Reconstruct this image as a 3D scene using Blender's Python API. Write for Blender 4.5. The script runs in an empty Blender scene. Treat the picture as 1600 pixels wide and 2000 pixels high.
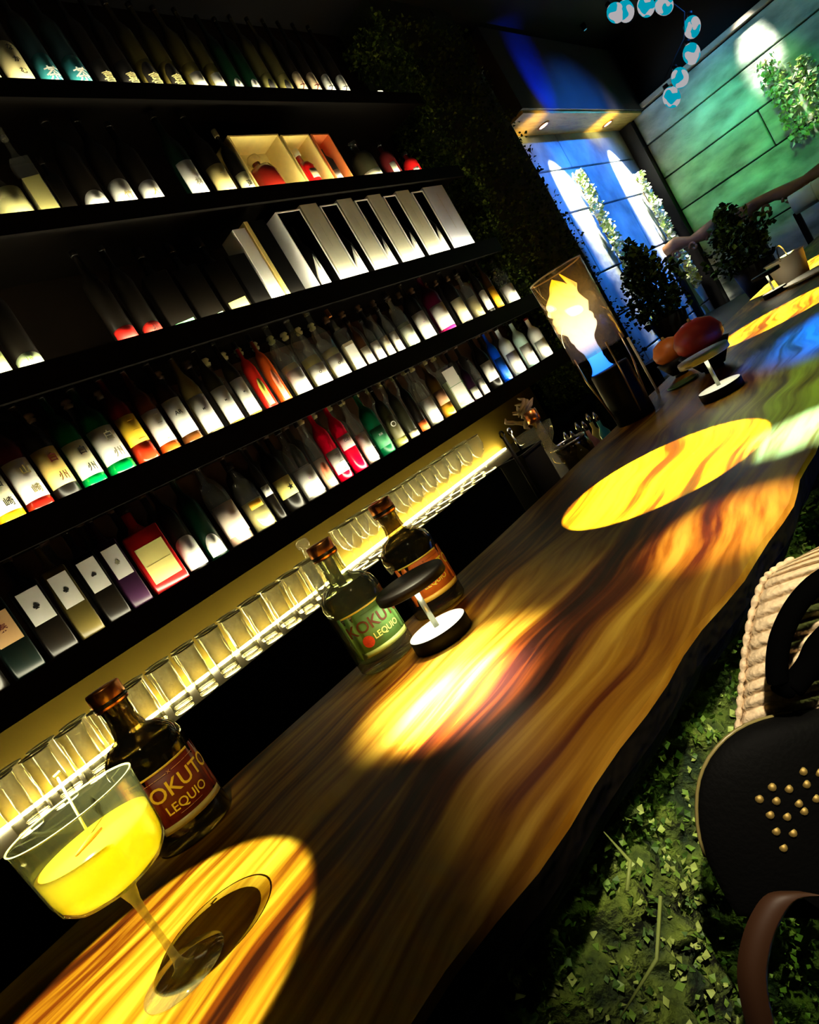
import bpy, bmesh, math, random
from mathutils import Vector, Matrix
random.seed(7)
PI = math.pi
C = bpy.context.scene.collection
SC = bpy.context.scene

# ---------------------------------------------------------------- camera
ROLL, PITCH, YAW, FPX = -0.54747432, -0.09438617, 0.80104427, 1257.37862
CAM = Vector((0.0, 0.0, 1.315))
_f = Vector((math.cos(PITCH)*math.cos(YAW), math.cos(PITCH)*math.sin(YAW), math.sin(PITCH)))
_r0 = _f.cross(Vector((0, 0, 1))).normalized(); _u0 = _r0.cross(_f)
_r = math.cos(ROLL)*_r0 + math.sin(ROLL)*_u0
_u = -math.sin(ROLL)*_r0 + math.cos(ROLL)*_u0
cam_data = bpy.data.cameras.new('camera'); cam = bpy.data.objects.new('camera', cam_data); C.objects.link(cam)
m = Matrix.Identity(4)
for i in range(3):
    m[i][0] = _r[i]; m[i][1] = _u[i]; m[i][2] = -_f[i]; m[i][3] = CAM[i]
cam.matrix_world = m
cam_data.sensor_fit = 'HORIZONTAL'; cam_data.sensor_width = 36; cam_data.lens = 36*FPX/1600
cam_data.clip_start = 0.01; cam_data.clip_end = 60
SC.camera = cam
SC.view_settings.view_transform = 'Standard'; SC.view_settings.look = 'None'
SC.view_settings.gamma = 1; SC.view_settings.use_curve_mapping = False
SC.view_settings.exposure = 0.0
w = bpy.data.worlds.new('world'); SC.world = w; w.use_nodes = True
w.node_tree.nodes['Background'].inputs[0].default_value = (0.02, 0.02, 0.03, 1)
w.node_tree.nodes['Background'].inputs[1].default_value = 0.02

def ray(px, py): return _r*((px-800)/FPX) + _u*(-(py-1000)/FPX) + _f
def at_z(px, py, z): d = ray(px, py); return CAM + d*((z-CAM.z)/d.z)
def at_y(px, py, y): d = ray(px, py); return CAM + d*((y-CAM.y)/d.y)
def at_x(px, py, x): d = ray(px, py); return CAM + d*((x-CAM.x)/d.x)
def at_d(px, py, dd): return CAM + ray(px, py)*dd

BAR = 1.05          # bar top height
SY = 1.70           # front of the back shelves
WY = 2.02           # wall behind the shelves
END = 6.9           # end wall
SH = {1: CAM.z+1.500, 2: CAM.z+1.088, 3: CAM.z+0.672, 4: CAM.z+0.327, 5: CAM.z-0.004}
SHX = {1: 3.14, 2: 3.13, 3: 3.10, 4: 3.28, 5: 3.22}
COUNTER = CAM.z-0.297

# ---------------------------------------------------------------- lights
def spot(name, loc, target, power, color, size, blend, rad=0.01):
    l = bpy.data.lights.new(name, 'SPOT'); l.energy = power; l.color = color
    l.spot_size = size; l.spot_blend = blend; l.shadow_soft_size = rad
    o = bpy.data.objects.new(name, l); C.objects.link(o); o.location = loc
    o.rotation_euler = (Vector(target)-Vector(loc)).to_track_quat('-Z', 'Y').to_euler(); return o
YEL = (1.0, 0.90, 0.36)
def pool(name, cx, cy, r, loc, power, color=YEL, blend=0.06, rad=0.004):
    d = (Vector((cx, cy, BAR))-Vector(loc)).length
    return spot(name, loc, (cx, cy, BAR), power, color, 2*math.atan(r/d), blend, rad)
pool('pool_spot', 0.045, 0.62, 0.178, (-0.35, 0.42, 3.05), 1700, (0.92, 1.0, 0.40), 0.10)
pool('pool_spot', 0.475, 0.570, 0.15, (0.62, 0.70, 3.05), 2600, (1, 0.95, 0.6), 1.0, 0.02)
pool('pool_spot', 0.435, 0.525, 0.095, (0.50, 0.45, 3.05), 15000, (1, 1, 1), 1.0, 0.02)  # added hot core, stands in for glare reflected off the bar top
pool('pool_spot', 1.032, 0.50, 0.178, (1.75, 1.10, 3.05), 4800, (1.0, 1.0, 0.10), 0.03)
pool('pool_spot', 0.70, 0.300, 0.12, (0.9, 0.5, 3.05), 1000, (1, 0.62, 0.35), 1.0)
pool('pool_spot', 0.97, 0.255, 0.105, (1.15, 0.1, 3.05), 7000, (0.12, 0.34, 1.0), 1.0)
pool('pool_spot', 2.34, 0.52, 0.22, (2.6, 0.7, 3.05), 3000, (1.0, 0.95, 0.22), 0.08)
pool('pool_spot', 3.60, 0.62, 0.30, (3.8, 0.9, 3.05), 4000, (1.0, 0.95, 0.35), 0.08)
pool('colour_spot', 1.22, 0.26, 0.30, (1.4, -0.4, 3.05), 260, (0.35, 1.0, 0.25), 1.0, 0.05)
pool('colour_spot', 1.74, 0.12, 0.34, (2.2, -0.7, 3.05), 26000, (0.0, 0.022, 1.0), 0.8, 0.05)
spot('moss_spot', (1.15, -1.0, 2.35), (0.60, 0.24, 0.86), 70, (0.75, 1.0, 0.34), 0.36, 1.0, 0.05)
spot('seat_spot', (-0.3, -0.7, 2.6), (0.44, 0.2, 1.08), 230, (1.0, 0.86, 0.62), 0.30, 0.8, 0.03)

spot('label_fill', (-0.25, -0.2, 2.6), (0.215, 0.82, 1.12), 42, (1.0, 0.82, 0.4), 0.10, 0.8, 0.02)  # added fills, no lamp hangs there; they brighten the hero bottle labels
spot('label_fill', (0.2, -0.4, 2.6), (0.63, 0.80, 1.12), 55, (1.0, 0.88, 0.45), 0.15, 0.9, 0.02)

# ---------------------------------------------------------------- materials
MATS = {}
def new_mat(name):
    mt = bpy.data.materials.new(name); mt.use_nodes = True
    nt = mt.node_tree; nt.nodes.clear()
    out = nt.nodes.new('ShaderNodeOutputMaterial'); return mt, nt, out
def pm(name, col, rough=0.5, metal=0.0, coat=0.0, spec=0.5, noise=0.0, nscale=20.0, bump=0.0):
    if name in MATS: return MATS[name]
    mt, nt, out = new_mat(name); b = nt.nodes.new('ShaderNodeBsdfPrincipled')
    b.inputs['Base Color'].default_value = (*col, 1); b.inputs['Roughness'].default_value = rough
    b.inputs['Metallic'].default_value = metal; b.inputs['Coat Weight'].default_value = coat
    b.inputs['Specular IOR Level'].default_value = spec
    tc = nt.nodes.new('ShaderNodeTexCoord'); n = nt.nodes.new('ShaderNodeTexNoise')
    n.inputs['Scale'].default_value = nscale; nt.links.new(tc.outputs['Object'], n.inputs['Vector'])
    if noise > 0:
        mx = nt.nodes.new('ShaderNodeMix'); mx.data_type = 'RGBA'
        mx.inputs[6].default_value = (*[c*(1-noise) for c in col], 1)
        mx.inputs[7].default_value = (*[min(1, c*(1+noise)) for c in col], 1)
        nt.links.new(n.outputs['Fac'], mx.inputs[0]); nt.links.new(mx.outputs[2], b.inputs['Base Color'])
    if bump > 0:
        bp = nt.nodes.new('ShaderNodeBump'); bp.inputs['Strength'].default_value = bump; bp.inputs['Distance'].default_value = 0.01
        nt.links.new(n.outputs['Fac'], bp.inputs['Height']); nt.links.new(bp.outputs[0], b.inputs['Normal'])
    nt.links.new(b.outputs[0], out.inputs[0]); MATS[name] = mt; return mt
def em(name, col, s):
    if name in MATS: return MATS[name]
    mt, nt, out = new_mat(name); e = nt.nodes.new('ShaderNodeEmission')
    e.inputs[0].default_value = (*col, 1); e.inputs[1].default_value = s
    nt.links.new(e.outputs[0], out.inputs[0]); MATS[name] = mt; return mt
def glass(name, tint=(0.95, 0.97, 0.93), edge=(0.45, 0.5, 0.35), frost=0.06, rough=0.04):
    """thin glass: lets light through, darker and mirror-like towards its edges, with a little haze"""
    if name in MATS: return MATS[name]
    mt, nt, out = new_mat(name); N = nt.nodes.new
    lw = N('ShaderNodeLayerWeight'); lw.inputs[0].default_value = 0.5
    mx = N('ShaderNodeMix'); mx.data_type = 'RGBA'; mx.inputs[6].default_value = (*tint, 1); mx.inputs[7].default_value = (*edge, 1)
    pw = N('ShaderNodeMath'); pw.operation = 'POWER'; pw.inputs[1].default_value = 3.0; nt.links.new(lw.outputs['Facing'], pw.inputs[0])
    nt.links.new(pw.outputs[0], mx.inputs[0])
    t = N('ShaderNodeBsdfTransparent'); nt.links.new(mx.outputs[2], t.inputs[0])
    g = N('ShaderNodeBsdfGlossy'); g.inputs['Roughness'].default_value = rough
    d = N('ShaderNodeBsdfDiffuse'); d.inputs[0].default_value = (0.9, 0.88, 0.8, 1)
    tr = N('ShaderNodeBsdfTranslucent'); tr.inputs[0].default_value = (0.9, 0.88, 0.8, 1)
    m0 = N('ShaderNodeMixShader'); nt.links.new(d.outputs[0], m0.inputs[1]); nt.links.new(tr.outputs[0], m0.inputs[2])
    m1 = N('ShaderNodeMixShader'); m1.inputs[0].default_value = frost
    nt.links.new(t.outputs[0], m1.inputs[1]); nt.links.new(m0.outputs[0], m1.inputs[2])
    fr = N('ShaderNodeMath'); fr.operation = 'MULTIPLY_ADD'; fr.inputs[1].default_value = 0.5; fr.inputs[2].default_value = 0.03; nt.links.new(pw.outputs[0], fr.inputs[0])
    m2 = N('ShaderNodeMixShader'); nt.links.new(fr.outputs[0], m2.inputs[0])
    nt.links.new(m1.outputs[0], m2.inputs[1]); nt.links.new(g.outputs[0], m2.inputs[2])
    nt.links.new(m2.outputs[0], out.inputs[0]); MATS[name] = mt; return mt
def translucent(name, col, mixf=0.5):
    if name in MATS: return MATS[name]
    mt, nt, out = new_mat(name); N = nt.nodes.new
    b = N('ShaderNodeBsdfPrincipled'); b.inputs['Base Color'].default_value = (*col, 1); b.inputs['Roughness'].default_value = 0.15
    tr = N('ShaderNodeBsdfTranslucent'); tr.inputs[0].default_value = (*col, 1)
    mm = N('ShaderNodeMixShader'); mm.inputs[0].default_value = mixf
    nt.links.new(b.outputs[0], mm.inputs[1]); nt.links.new(tr.outputs[0], mm.inputs[2])
    nt.links.new(mm.outputs[0], out.inputs[0]); MATS[name] = mt; return mt
def wood(name, stops, sx=0.8, sy=14.0, rough=0.32, coat=0.4, detail=6.0, spec=0.5):
    mt, nt, out = new_mat(name); N = nt.nodes.new
    tc = N('ShaderNodeTexCoord'); mp = N('ShaderNodeMapping'); mp.inputs['Scale'].default_value = (sx, sy, sy)
    nt.links.new(tc.outputs['Object'], mp.inputs[0])
    wn = N('ShaderNodeTexNoise'); wn.inputs['Scale'].default_value = 2.2; wn.inputs['Detail'].default_value = 2
    nt.links.new(tc.outputs['Object'], wn.inputs['Vector'])
    va = N('ShaderNodeVectorMath'); va.operation = 'MULTIPLY_ADD'; va.inputs[1].default_value = (0.4, 1.8, 0.4)
    nt.links.new(wn.outputs['Color'], va.inputs[0]); nt.links.new(mp.outputs[0], va.inputs[2])
    n = N('ShaderNodeTexNoise'); n.inputs['Scale'].default_value = 1.4; n.inputs['Detail'].default_value = detail; n.inputs['Roughness'].default_value = 0.62
    nt.links.new(va.outputs[0], n.inputs['Vector'])
    n2 = N('ShaderNodeTexNoise'); n2.inputs['Scale'].default_value = 9; n2.inputs['Detail'].default_value = 4
    nt.links.new(va.outputs[0], n2.inputs['Vector'])
    ad = N('ShaderNodeMath'); ad.operation = 'MULTIPLY_ADD'; ad.inputs[1].default_value = 0.28
    nt.links.new(n2.outputs['Fac'], ad.inputs[0]); nt.links.new(n.outputs['Fac'], ad.inputs[2])
    cr = N('ShaderNodeValToRGB'); el = cr.color_ramp.elements
    while len(el) < len(stops): el.new(0.5)
    for e, (p, c) in zip(el, stops): e.position = p; e.color = (*c, 1)
    nt.links.new(ad.outputs[0], cr.inputs[0])
    b = N('ShaderNodeBsdfPrincipled'); b.inputs['Roughness'].default_value = rough; b.inputs['Coat Weight'].default_value = coat; b.inputs['Specular IOR Level'].default_value = spec
    b.inputs['Coat Roughness'].default_value = 0.22
    bp = N('ShaderNodeBump'); bp.inputs['Strength'].default_value = 0.25; bp.inputs['Distance'].default_value = 0.004
    nt.links.new(ad.outputs[0], bp.inputs['Height']); nt.links.new(bp.outputs[0], b.inputs['Normal'])
    nt.links.new(cr.outputs[0], b.inputs['Base Color']); nt.links.new(b.outputs[0], out.inputs[0])
    MATS[name] = mt; return mt
def stone(name, a, b_, sc=3.0, bump=0.6, stretch=(1, 1, 1)):
    mt, nt, out = new_mat(name); N = nt.nodes.new
    tc = N('ShaderNodeTexCoord'); mp = N('ShaderNodeMapping'); mp.inputs['Scale'].default_value = stretch
    nt.links.new(tc.outputs['Object'], mp.inputs[0])
    n = N('ShaderNodeTexNoise'); n.inputs['Scale'].default_value = sc; n.inputs['Detail'].default_value = 8
    nt.links.new(mp.outputs[0], n.inputs['Vector'])
    cr = N('ShaderNodeValToRGB'); cr.color_ramp.elements[0].position = 0.36; cr.color_ramp.elements[1].position = 0.66
    cr.color_ramp.elements[0].color = (*a, 1); cr.color_ramp.elements[1].color = (*b_, 1)
    nt.links.new(n.outputs['Fac'], cr.inputs[0])
    b = N('ShaderNodeBsdfPrincipled'); b.inputs['Roughness'].default_value = 0.75
    bp = N('ShaderNodeBump'); bp.inputs['Strength'].default_value = bump; bp.inputs['Distance'].default_value = 0.05
    nt.links.new(n.outputs['Fac'], bp.inputs['Height']); nt.links.new(bp.outputs[0], b.inputs['Normal'])
    nt.links.new(cr.outputs[0], b.inputs['Base Color']); nt.links.new(b.outputs[0], out.inputs[0])
    MATS[name] = mt; return mt

M_BAR = wood('bar wood', [(0.45, (0.008, 0.0010, 0.0003)), (0.555, (0.050, 0.009, 0.0005)), (0.64, (0.15, 0.060, 0.003)), (0.77, (0.31, 0.180, 0.021))], sx=0.7, sy=9.0, rough=0.42, coat=0.0, spec=0.05, detail=3.5)
M_SOFFIT = wood('soffit wood', [(0.4, (0.35, 0.16, 0.03)), (0.6, (0.6, 0.36, 0.08)), (0.8, (0.75, 0.5, 0.14))], 3, 30, 0.5, 0.0)
M_BLK = pm('black lacquer', (0.003, 0.0025, 0.002), 0.5, noise=0.3, spec=0.12)
M_SHELF = pm('dark shelf wood', (0.003, 0.002, 0.0012), 0.6, noise=0.4, spec=0.1)
M_WALLK = pm('black back wall', (0.006, 0.003, 0.001), 0.8, noise=0.4, spec=0.1)  # brown wall darkened to black as shade behind the upper shelves
M_WALLB = pm('lit brown wall', (0.06, 0.018, 0.003), 0.7, noise=0.5, nscale=4)
M_WALLT = pm('tan back wall', (0.20, 0.14, 0.018), 0.75, noise=0.15, nscale=6, spec=0.1)
M_STRIP = em('led strip', (1, 0.93, 0.62), 42)
M_STRIP_S = em('led strip soft', (1, 0.93, 0.62), 42)
M_STRIP_3 = em('led strip strong', (1, 0.93, 0.62), 85)
M_STRIP_C = em('counter led strip', (1, 0.86, 0.40), 60)
M_GLASS = glass('clear glass')
M_GLASSF = glass('bar glass', tint=(.98, .98, .95), frost=0.10, edge=(0.75, 0.72, 0.5))
M_GLASSH = glass('bottle glass', tint=(0.93, 0.97, 0.84), edge=(0.08, 0.12, 0.03), frost=0.02)
M_GLASSD = glass('dark bottle glass', tint=(0.45, 0.4, 0.25), edge=(0.05, 0.05, 0.02), frost=0.01)
M_COPPER = pm('copper', (0.72, 0.27, 0.08), 0.3, 1.0)
M_CAPD = pm('dark cap', (0.008, 0.006, 0.004), 0.35, spec=0.3)
M_GOLD = pm('gold', (0.8, 0.55, 0.12), 0.3, 1.0)
M_STEEL = pm('steel', (0.7, 0.7, 0.65), 0.25, 1.0)
M_INK = pm('black ink', (0.01, 0.01, 0.008), 0.6)
M_INKR = pm('dark red ink', (0.16, 0.01, 0.005), 0.6)
M_INKG = pm('grey ink', (0.35, 0.33, 0.2), 0.6)
M_WHITE = pm('white paper', (0.9, 0.88, 0.8), 0.6, noise=0.03)
def colm(col, rough=0.4):
    return pm('paint %.2f %.2f %.2f' % col, col, rough, noise=0.08)

# ---------------------------------------------------------------- mesh helpers
def link(name, bm, mat, parent=None, smooth=True, loc=None):
    me = bpy.data.meshes.new(name); bm.normal_update(); bm.to_mesh(me); bm.free()
    mats = mat if isinstance(mat, (list, tuple)) else [mat]
    for a in mats: me.materials.append(a)
    if smooth:
        for p in me.polygons: p.use_smooth = True
    o = bpy.data.objects.new(name, me); C.objects.link(o)
    if parent: o.parent = parent
    if loc is not None: o.location = loc
    return o
def thing(name, label, cat, loc=(0, 0, 0), rotz=0, group=None):
    o = bpy.data.objects.new(name, None); C.objects.link(o); o.location = loc; o.rotation_euler = (0, 0, rotz)
    o.empty_display_size = 0.02
    o['label'] = label; o['category'] = cat
    if group: o['group'] = group
    return o
def tag(o, label, cat, group=None, kind=None):
    o['label'] = label; o['category'] = cat
    if group: o['group'] = group
    if kind: o['kind'] = kind
    return o
def struct(o): o['kind'] = 'structure'; return o
def add_box(bm, lo, hi, bev=0.0):
    r = bmesh.ops.create_cube(bm, size=1)
    for v in r['verts']:
        v.co = Vector([lo[i]+(v.co[i]+0.5)*(hi[i]-lo[i]) for i in range(3)])
    if bev > 0:
        es = list({e for v in r['verts'] for e in v.link_edges})
        bmesh.ops.bevel(bm, geom=es, offset=bev, segments=2, affect='EDGES', profile=0.5)
def box(name, lo, hi, mat, parent=None, bev=0.0, smooth=False):
    bm = bmesh.new(); add_box(bm, lo, hi, bev); return link(name, bm, mat, parent, smooth)
def add_lathe(bm, prof, seg=28, c=(0, 0, 0), a0=0.0, a1=2*PI, warp=None):
    full = abs(a1-a0-2*PI) < 1e-6; n = seg if full else seg+1; rings = []
    for (r, z) in prof:
        if r < 1e-6: rings.append([bm.verts.new((c[0], c[1], c[2]+z))]); continue
        ring = []
        for i in range(n):
            a = a0+(a1-a0)*i/seg; rr = r*(warp(a, z) if warp else 1)
            ring.append(bm.verts.new((c[0]+rr*math.cos(a), c[1]+rr*math.sin(a), c[2]+z)))
        rings.append(ring)
    for A, B in zip(rings[:-1], rings[1:]):
        for i in range(seg if full else seg):
            j = (i+1) % n if full else i+1
            if len(A) == 1 and len(B) == 1: continue
            if len(A) == 1: bm.faces.new((A[0], B[j], B[i]))
            elif len(B) == 1: bm.faces.new((A[i], A[j], B[0]))
            else: bm.faces.new((A[i], A[j], B[j], B[i]))
def lathe(name, prof, mat, parent=None, seg=28, c=(0, 0, 0), smooth=True, warp=None):
    bm = bmesh.new(); add_lathe(bm, prof, seg, c, warp=warp)
    bmesh.ops.recalc_face_normals(bm, faces=bm.faces)
    o = link(name, bm, mat, parent, smooth)
    if smooth:
        for e in o.data.edges: pass
    return o
def add_tube(bm, pts, rad, seg=8):
    pts = [Vector(p) for p in pts]; n = len(pts); rads = rad if isinstance(rad, (list, tuple)) else [rad]*n
    rings = []
    for i, p in enumerate(pts):
        t = (pts[min(i+1, n-1)]-pts[max(i-1, 0)]).normalized()
        a = t.cross(Vector((0, 0, 1)));
        if a.length < 1e-3: a = t.cross(Vector((1, 0, 0)))
        a.normalize(); b = t.cross(a)
        rings.append([bm.verts.new(p+rads[i]*(math.cos(2*PI*k/seg)*a+math.sin(2*PI*k/seg)*b)) for k in range(seg)])
    for A, B in zip(rings[:-1], rings[1:]):
        for k in range(seg): bm.faces.new((A[k], A[(k+1) % seg], B[(k+1) % seg], B[k]))
    bm.faces.new(rings[0][::-1]); bm.faces.new(rings[-1])
def tube(name, pts, rad, mat, parent=None, seg=8):
    bm = bmesh.new(); add_tube(bm, pts, rad, seg); bmesh.ops.recalc_face_normals(bm, faces=bm.faces); return link(name, bm, mat, parent)

def text_mesh(s, size):
    cu = bpy.data.curves.new('t', 'FONT'); cu.body = s; cu.size = size; cu.align_x = 'CENTER'; cu.align_y = 'CENTER'
    cu.extrude = 0.0; cu.offset = size*0.012; cu.resolution_u = 3
    o = bpy.data.objects.new('t', cu); C.objects.link(o)
    dg = bpy.context.evaluated_depsgraph_get(); me = bpy.data.meshes.new_from_object(o.evaluated_get(dg))
    bpy.data.objects.remove(o); return me
TXT = {}
def lettering(items, mat, parent, radius=None, flat_y=None, name='lettering', grid=None):
    """items: (string, size, u, v[, rot]); wraps text round a cylinder of this radius facing -y, or lays it on the plane y = flat_y"""
    bm = bmesh.new()
    for it in items:
        s, size, u, v = it[:4]; rot = it[4] if len(it) > 4 else 0
        key = (s, size)
        if key not in TXT: TXT[key] = text_mesh(s, size)
        b2 = bmesh.new(); b2.from_mesh(TXT[key])
        if radius and size > 0.012:
            bmesh.ops.triangulate(b2, faces=b2.faces)
            bmesh.ops.subdivide_edges(b2, edges=[e for e in b2.edges if e.calc_length() > size*0.22], cuts=2)
        cr, sr = math.cos(rot), math.sin(rot)
        mp = {}
        for vv in b2.verts:
            x = vv.co.x*cr-vv.co.y*sr+u; z = vv.co.x*sr+vv.co.y*cr+v
            if radius:
                a = x/radius; mp[vv] = bm.verts.new((radius*math.sin(a), -radius*math.cos(a), z))
            else: mp[vv] = bm.verts.new((x, flat_y, z))
        for f in b2.faces:
            try: bm.faces.new([mp[q] for q in f.verts])
            except ValueError: pass
        b2.free()
    if radius:
        bmesh.ops.solidify(bm, geom=bm.faces[:], thickness=0.0) if False else None
    return link(name, bm, mat, parent, False)
def wrap_patch(name, radius, u0, u1, v0, v1, mat, parent, arch=0.0, seg=14, outline=None):
    """label curved round a cylinder facing -y; arch rounds its top"""
    bm = bmesh.new(); T = 0.0004
    cols = []
    for i in range(seg+1):
        t = i/seg; u = u0+(u1-u0)*t; a = u/radius
        top = v1-arch*(abs(2*t-1)**2.4)
        lo = v0
        if outline: lo, top = outline(t)
        vs = []
        for rr in (radius, radius-T):
            vs.append((bm.verts.new((rr*math.sin(a), -rr*math.cos(a), lo)), bm.verts.new((rr*math.sin(a), -rr*math.cos(a), top))))
        cols.append(vs)
    for A, B in zip(cols[:-1], cols[1:]):
        bm.faces.new((A[0][0], B[0][0], B[0][1], A[0][1])); bm.faces.new((A[1][1], B[1][1], B[1][0], A[1][0]))
        bm.faces.new((A[0][1], B[0][1], B[1][1], A[1][1])); bm.faces.new((A[1][0], B[1][0], B[0][0], A[0][0]))
    for A in (cols[0], cols[-1]): bm.faces.new((A[0][0], A[0][1], A[1][1], A[1][0]))
    bmesh.ops.recalc_face_normals(bm, faces=bm.faces)
    return link(name, bm, mat, parent)

# ================================================================ THE ROOM
struct(box('floor', (-2, -2.6, -0.05), (END+0.2, 2.3, 0), pm('dark floor', (0.03, 0.025, 0.02), 0.5, noise=0.4)))
struct(box('ceiling', (-2, -2.6, 3.45), (END+0.2, 2.3, 3.55), pm('black ceiling', (0.004, 0.004, 0.006), 0.9, noise=0.3)))
struct(box('wall_back', (-2, WY, COUNTER-0.02), (3.42, WY+0.1, 3.45), M_WALLK))
struct(box('wall_lit_band', (-2, WY-0.010, SH[5]), (3.42, WY-0.0005, SH[4]+0.27), M_WALLB))  # stretch of the same wall, lower shelf light put into its colour
struct(box('wall_left', (-2.1, -2.6, 0), (-2, 2.3, 3.45), M_SHELF))
struct(box('wall_front', (-2, -2.7, 0), (END+0.2, -2.6, 3.45), M_SHELF))
# tan splash wall between the back counter and the lowest shelf
struct(box('wall_splash', (-0.6, WY-0.012, COUNTER), (3.30, WY-0.001, SH[5]-0.07), M_WALLT))
def panel_wall(name, axis, pos, lo, hi, zrows, vj, mat, gap=0.012, thick=0.06):
    bm = bmesh.new()
    for k, (z0, z1) in enumerate(zip(zrows[:-1], zrows[1:])):
        cuts = [lo]+sorted(c for c in vj[k % len(vj)] if lo < c < hi)+[hi]
        for a, b in zip(cuts[:-1], cuts[1:]):
            if axis == 'y': add_box(bm, (a+gap/2, pos, z0+gap/2), (b-gap/2, pos+thick, z1-gap/2), 0.006)
            else: add_box(bm, (pos, a+gap/2, z0+gap/2), (pos+thick, b-gap/2, z1-gap/2), 0.006)
    return struct(link(name, bm, mat, None, False))
ROWS = [0.0, 0.62, 0.98, 1.30, 1.64, 2.13, 2.47, 2.77]
M_STONE_B = stone('rough stone blocks', (0.20, 0.22, 0.24), (0.62, 0.66, 0.66), 2.2, 0.7)
M_STONE_G = stone('rough stone courses', (0.16, 0.20, 0.15), (0.66, 0.70, 0.58), 2.6, 0.8, (1, 1, 2.2))
panel_wall('wall_recess', 'y', 1.98, 4.25, END, ROWS, [[5.4], [4.9, 6.1], [5.6]], M_STONE_B)
panel_wall('wall_end', 'x', END, -2.6, 1.86, [0, 0.35, 0.80, 1.32, 1.83, 2.16, 2.50, 2.78], [[0.3, -1.2], [1.0, -0.6], [0.1, -1.6]], M_STONE_G)
struct(box('trim_1', (END-0.05, -2.6, 2.79), (END+0.05, 1.9, 2.83), pm('pale trim', (0.45, 0.36, 0.25), 0.6, noise=0.2)))
struct(box('trim_2', (END-0.10, 1.86, 0.0), (END+0.02, 1.975, 2.75), M_BLK))
struct(box('wall_backing', (END+0.07, -2.6, 0), (END+0.17, 2.3, 3.45), M_SHELF))
struct(box('wall_upper', (3.4, WY+0.02, 0), (END+0.1, WY+0.12, 3.45), M_SHELF))
# coloured wash lights fixed to the ceiling, aimed at the stone
spot('blue_wash', (5.4, -0.2, 3.3), (5.6, 1.92, 2.15), 700, (0.02, 0.22, 1.0), 0.95, 0.9, 0.05)
spot('blue_wash_beam', (4.85, 1.35, 2.5), (4.95, 1.76, 3.0), 160, (0.0, 0.03, 1.0), 0.75, 1.0, 0.03)
spot('green_wash', (4.4, 0.3, 3.2), (END, 1.15, 2.05), 260, (0.10, 1.0, 0.16), 0.52, 0.9, 0.05)
spot('cyan_wash', (4.6, 0.6, 3.0), (END, 1.2, 2.62), 140, (0.05, 0.42, 0.8), 0.50, 0.9, 0.05)
spot('teal_wash', (4.9, -0.9, 3.2), (END, 0.35, 2.4), 70, (0.05, 0.6, 0.6), 0.6, 0.9, 0.05)

# soffit over the recess
sof = thing('soffit_box', 'honey wood soffit box with recessed downlights above the blue stone recess', 'soffit', (4.50, 1.86, 2.76))
box('underside', (0, -0.10, 0), (2.38, 0.14, 0.02), M_SOFFIT, sof)
box('fascia', (-0.02, -0.12, 0.02), (2.38, 0.14, 0.60), pm('soffit fascia', (0.03, 0.03, 0.04), 0.6, noise=0.5, nscale=5), sof)
for k, (x, y) in enumerate(((0.52, 0.02), (1.80, 0.02))):
    lathe('downlight_ring', [(0.035, -0.006), (0.05, -0.006), (0.05, 0.0)], M_COPPER, sof, 20, (x, y, 0))
    lathe('downlight_lens', [(0, -0.003), (0.034, -0.003)], em('downlight glow', (1, 0.9, 0.6), 12), sof, 20, (x, y, 0))
spot('recess_downlight', (5.00, 1.80, 2.75), (5.14, 1.98, 2.25), 800, (1.0, 0.97, 0.78), 0.72, 0.7, 0.02)
spot('recess_downlight', (6.26, 1.80, 2.75), (6.36, 1.98, 2.3), 1100, (1.0, 0.97, 0.80), 0.80, 0.7, 0.02)
spot('soffit_fill', (6.10, 1.5, 2.2), (6.15, 1.86, 2.76), 60, (1.0, 0.86, 0.22), 0.62, 1.0, 0.05)  # added fills without a fitting, brighten the soffit underside
spot('soffit_fill', (4.75, 1.5, 2.3), (4.78, 1.86, 2.76), 30, (1.0, 0.78, 0.2), 0.60, 1.0, 0.05)
spot('end_wall_spot', (6.45, 0.80, 3.25), (END, 0.82, 2.55), 260, (1.0, 0.96, 0.85), 0.40, 0.7, 0.03)
spot('end_wall_spot', (6.25, 0.66, 3.25), (END, 0.68, 1.95), 200, (1.0, 0.96, 0.8), 0.24, 0.8, 0.03)

# ================================================================ LEAVES / MOSS
def leaf_cloud(name, sampler, n, size, mats, blade=2.2):
    bm = bmesh.new()
    for _ in range(n):
        p, nrm = sampler(); p = Vector(p)
        d = (Vector(nrm).normalized()*0.9+Vector((random.uniform(-1, 1), random.uniform(-1, 1), random.uniform(-1.1, 0.6)))*0.8).normalized()
        s = size*random.uniform(0.5, 1.5); side = d.cross(Vector((random.uniform(-1, 1), random.uniform(-1, 1), random.uniform(-1, 1)))).normalized()*s/blade
        up = d.cross(side).normalized()*s*0.2
        a = bm.verts.new(p); b = bm.verts.new(p+d*s*0.55+side+up); c = bm.verts.new(p+d*s); e = bm.verts.new(p+d*s*0.55-side+up)
        f1 = bm.faces.new((a, b, c)); f2 = bm.faces.new((a, c, e)); mi = random.randrange(len(mats)); f1.material_index = mi; f2.material_index = mi
    return link(name, bm, mats, None, False)
ML = [pm('leaf dark', (0.05, 0.12, 0.015), 0.55), pm('leaf mid', (0.14, 0.26, 0.03), 0.55), pm('leaf pale', (0.34, 0.44, 0.10), 0.55)]
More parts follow.
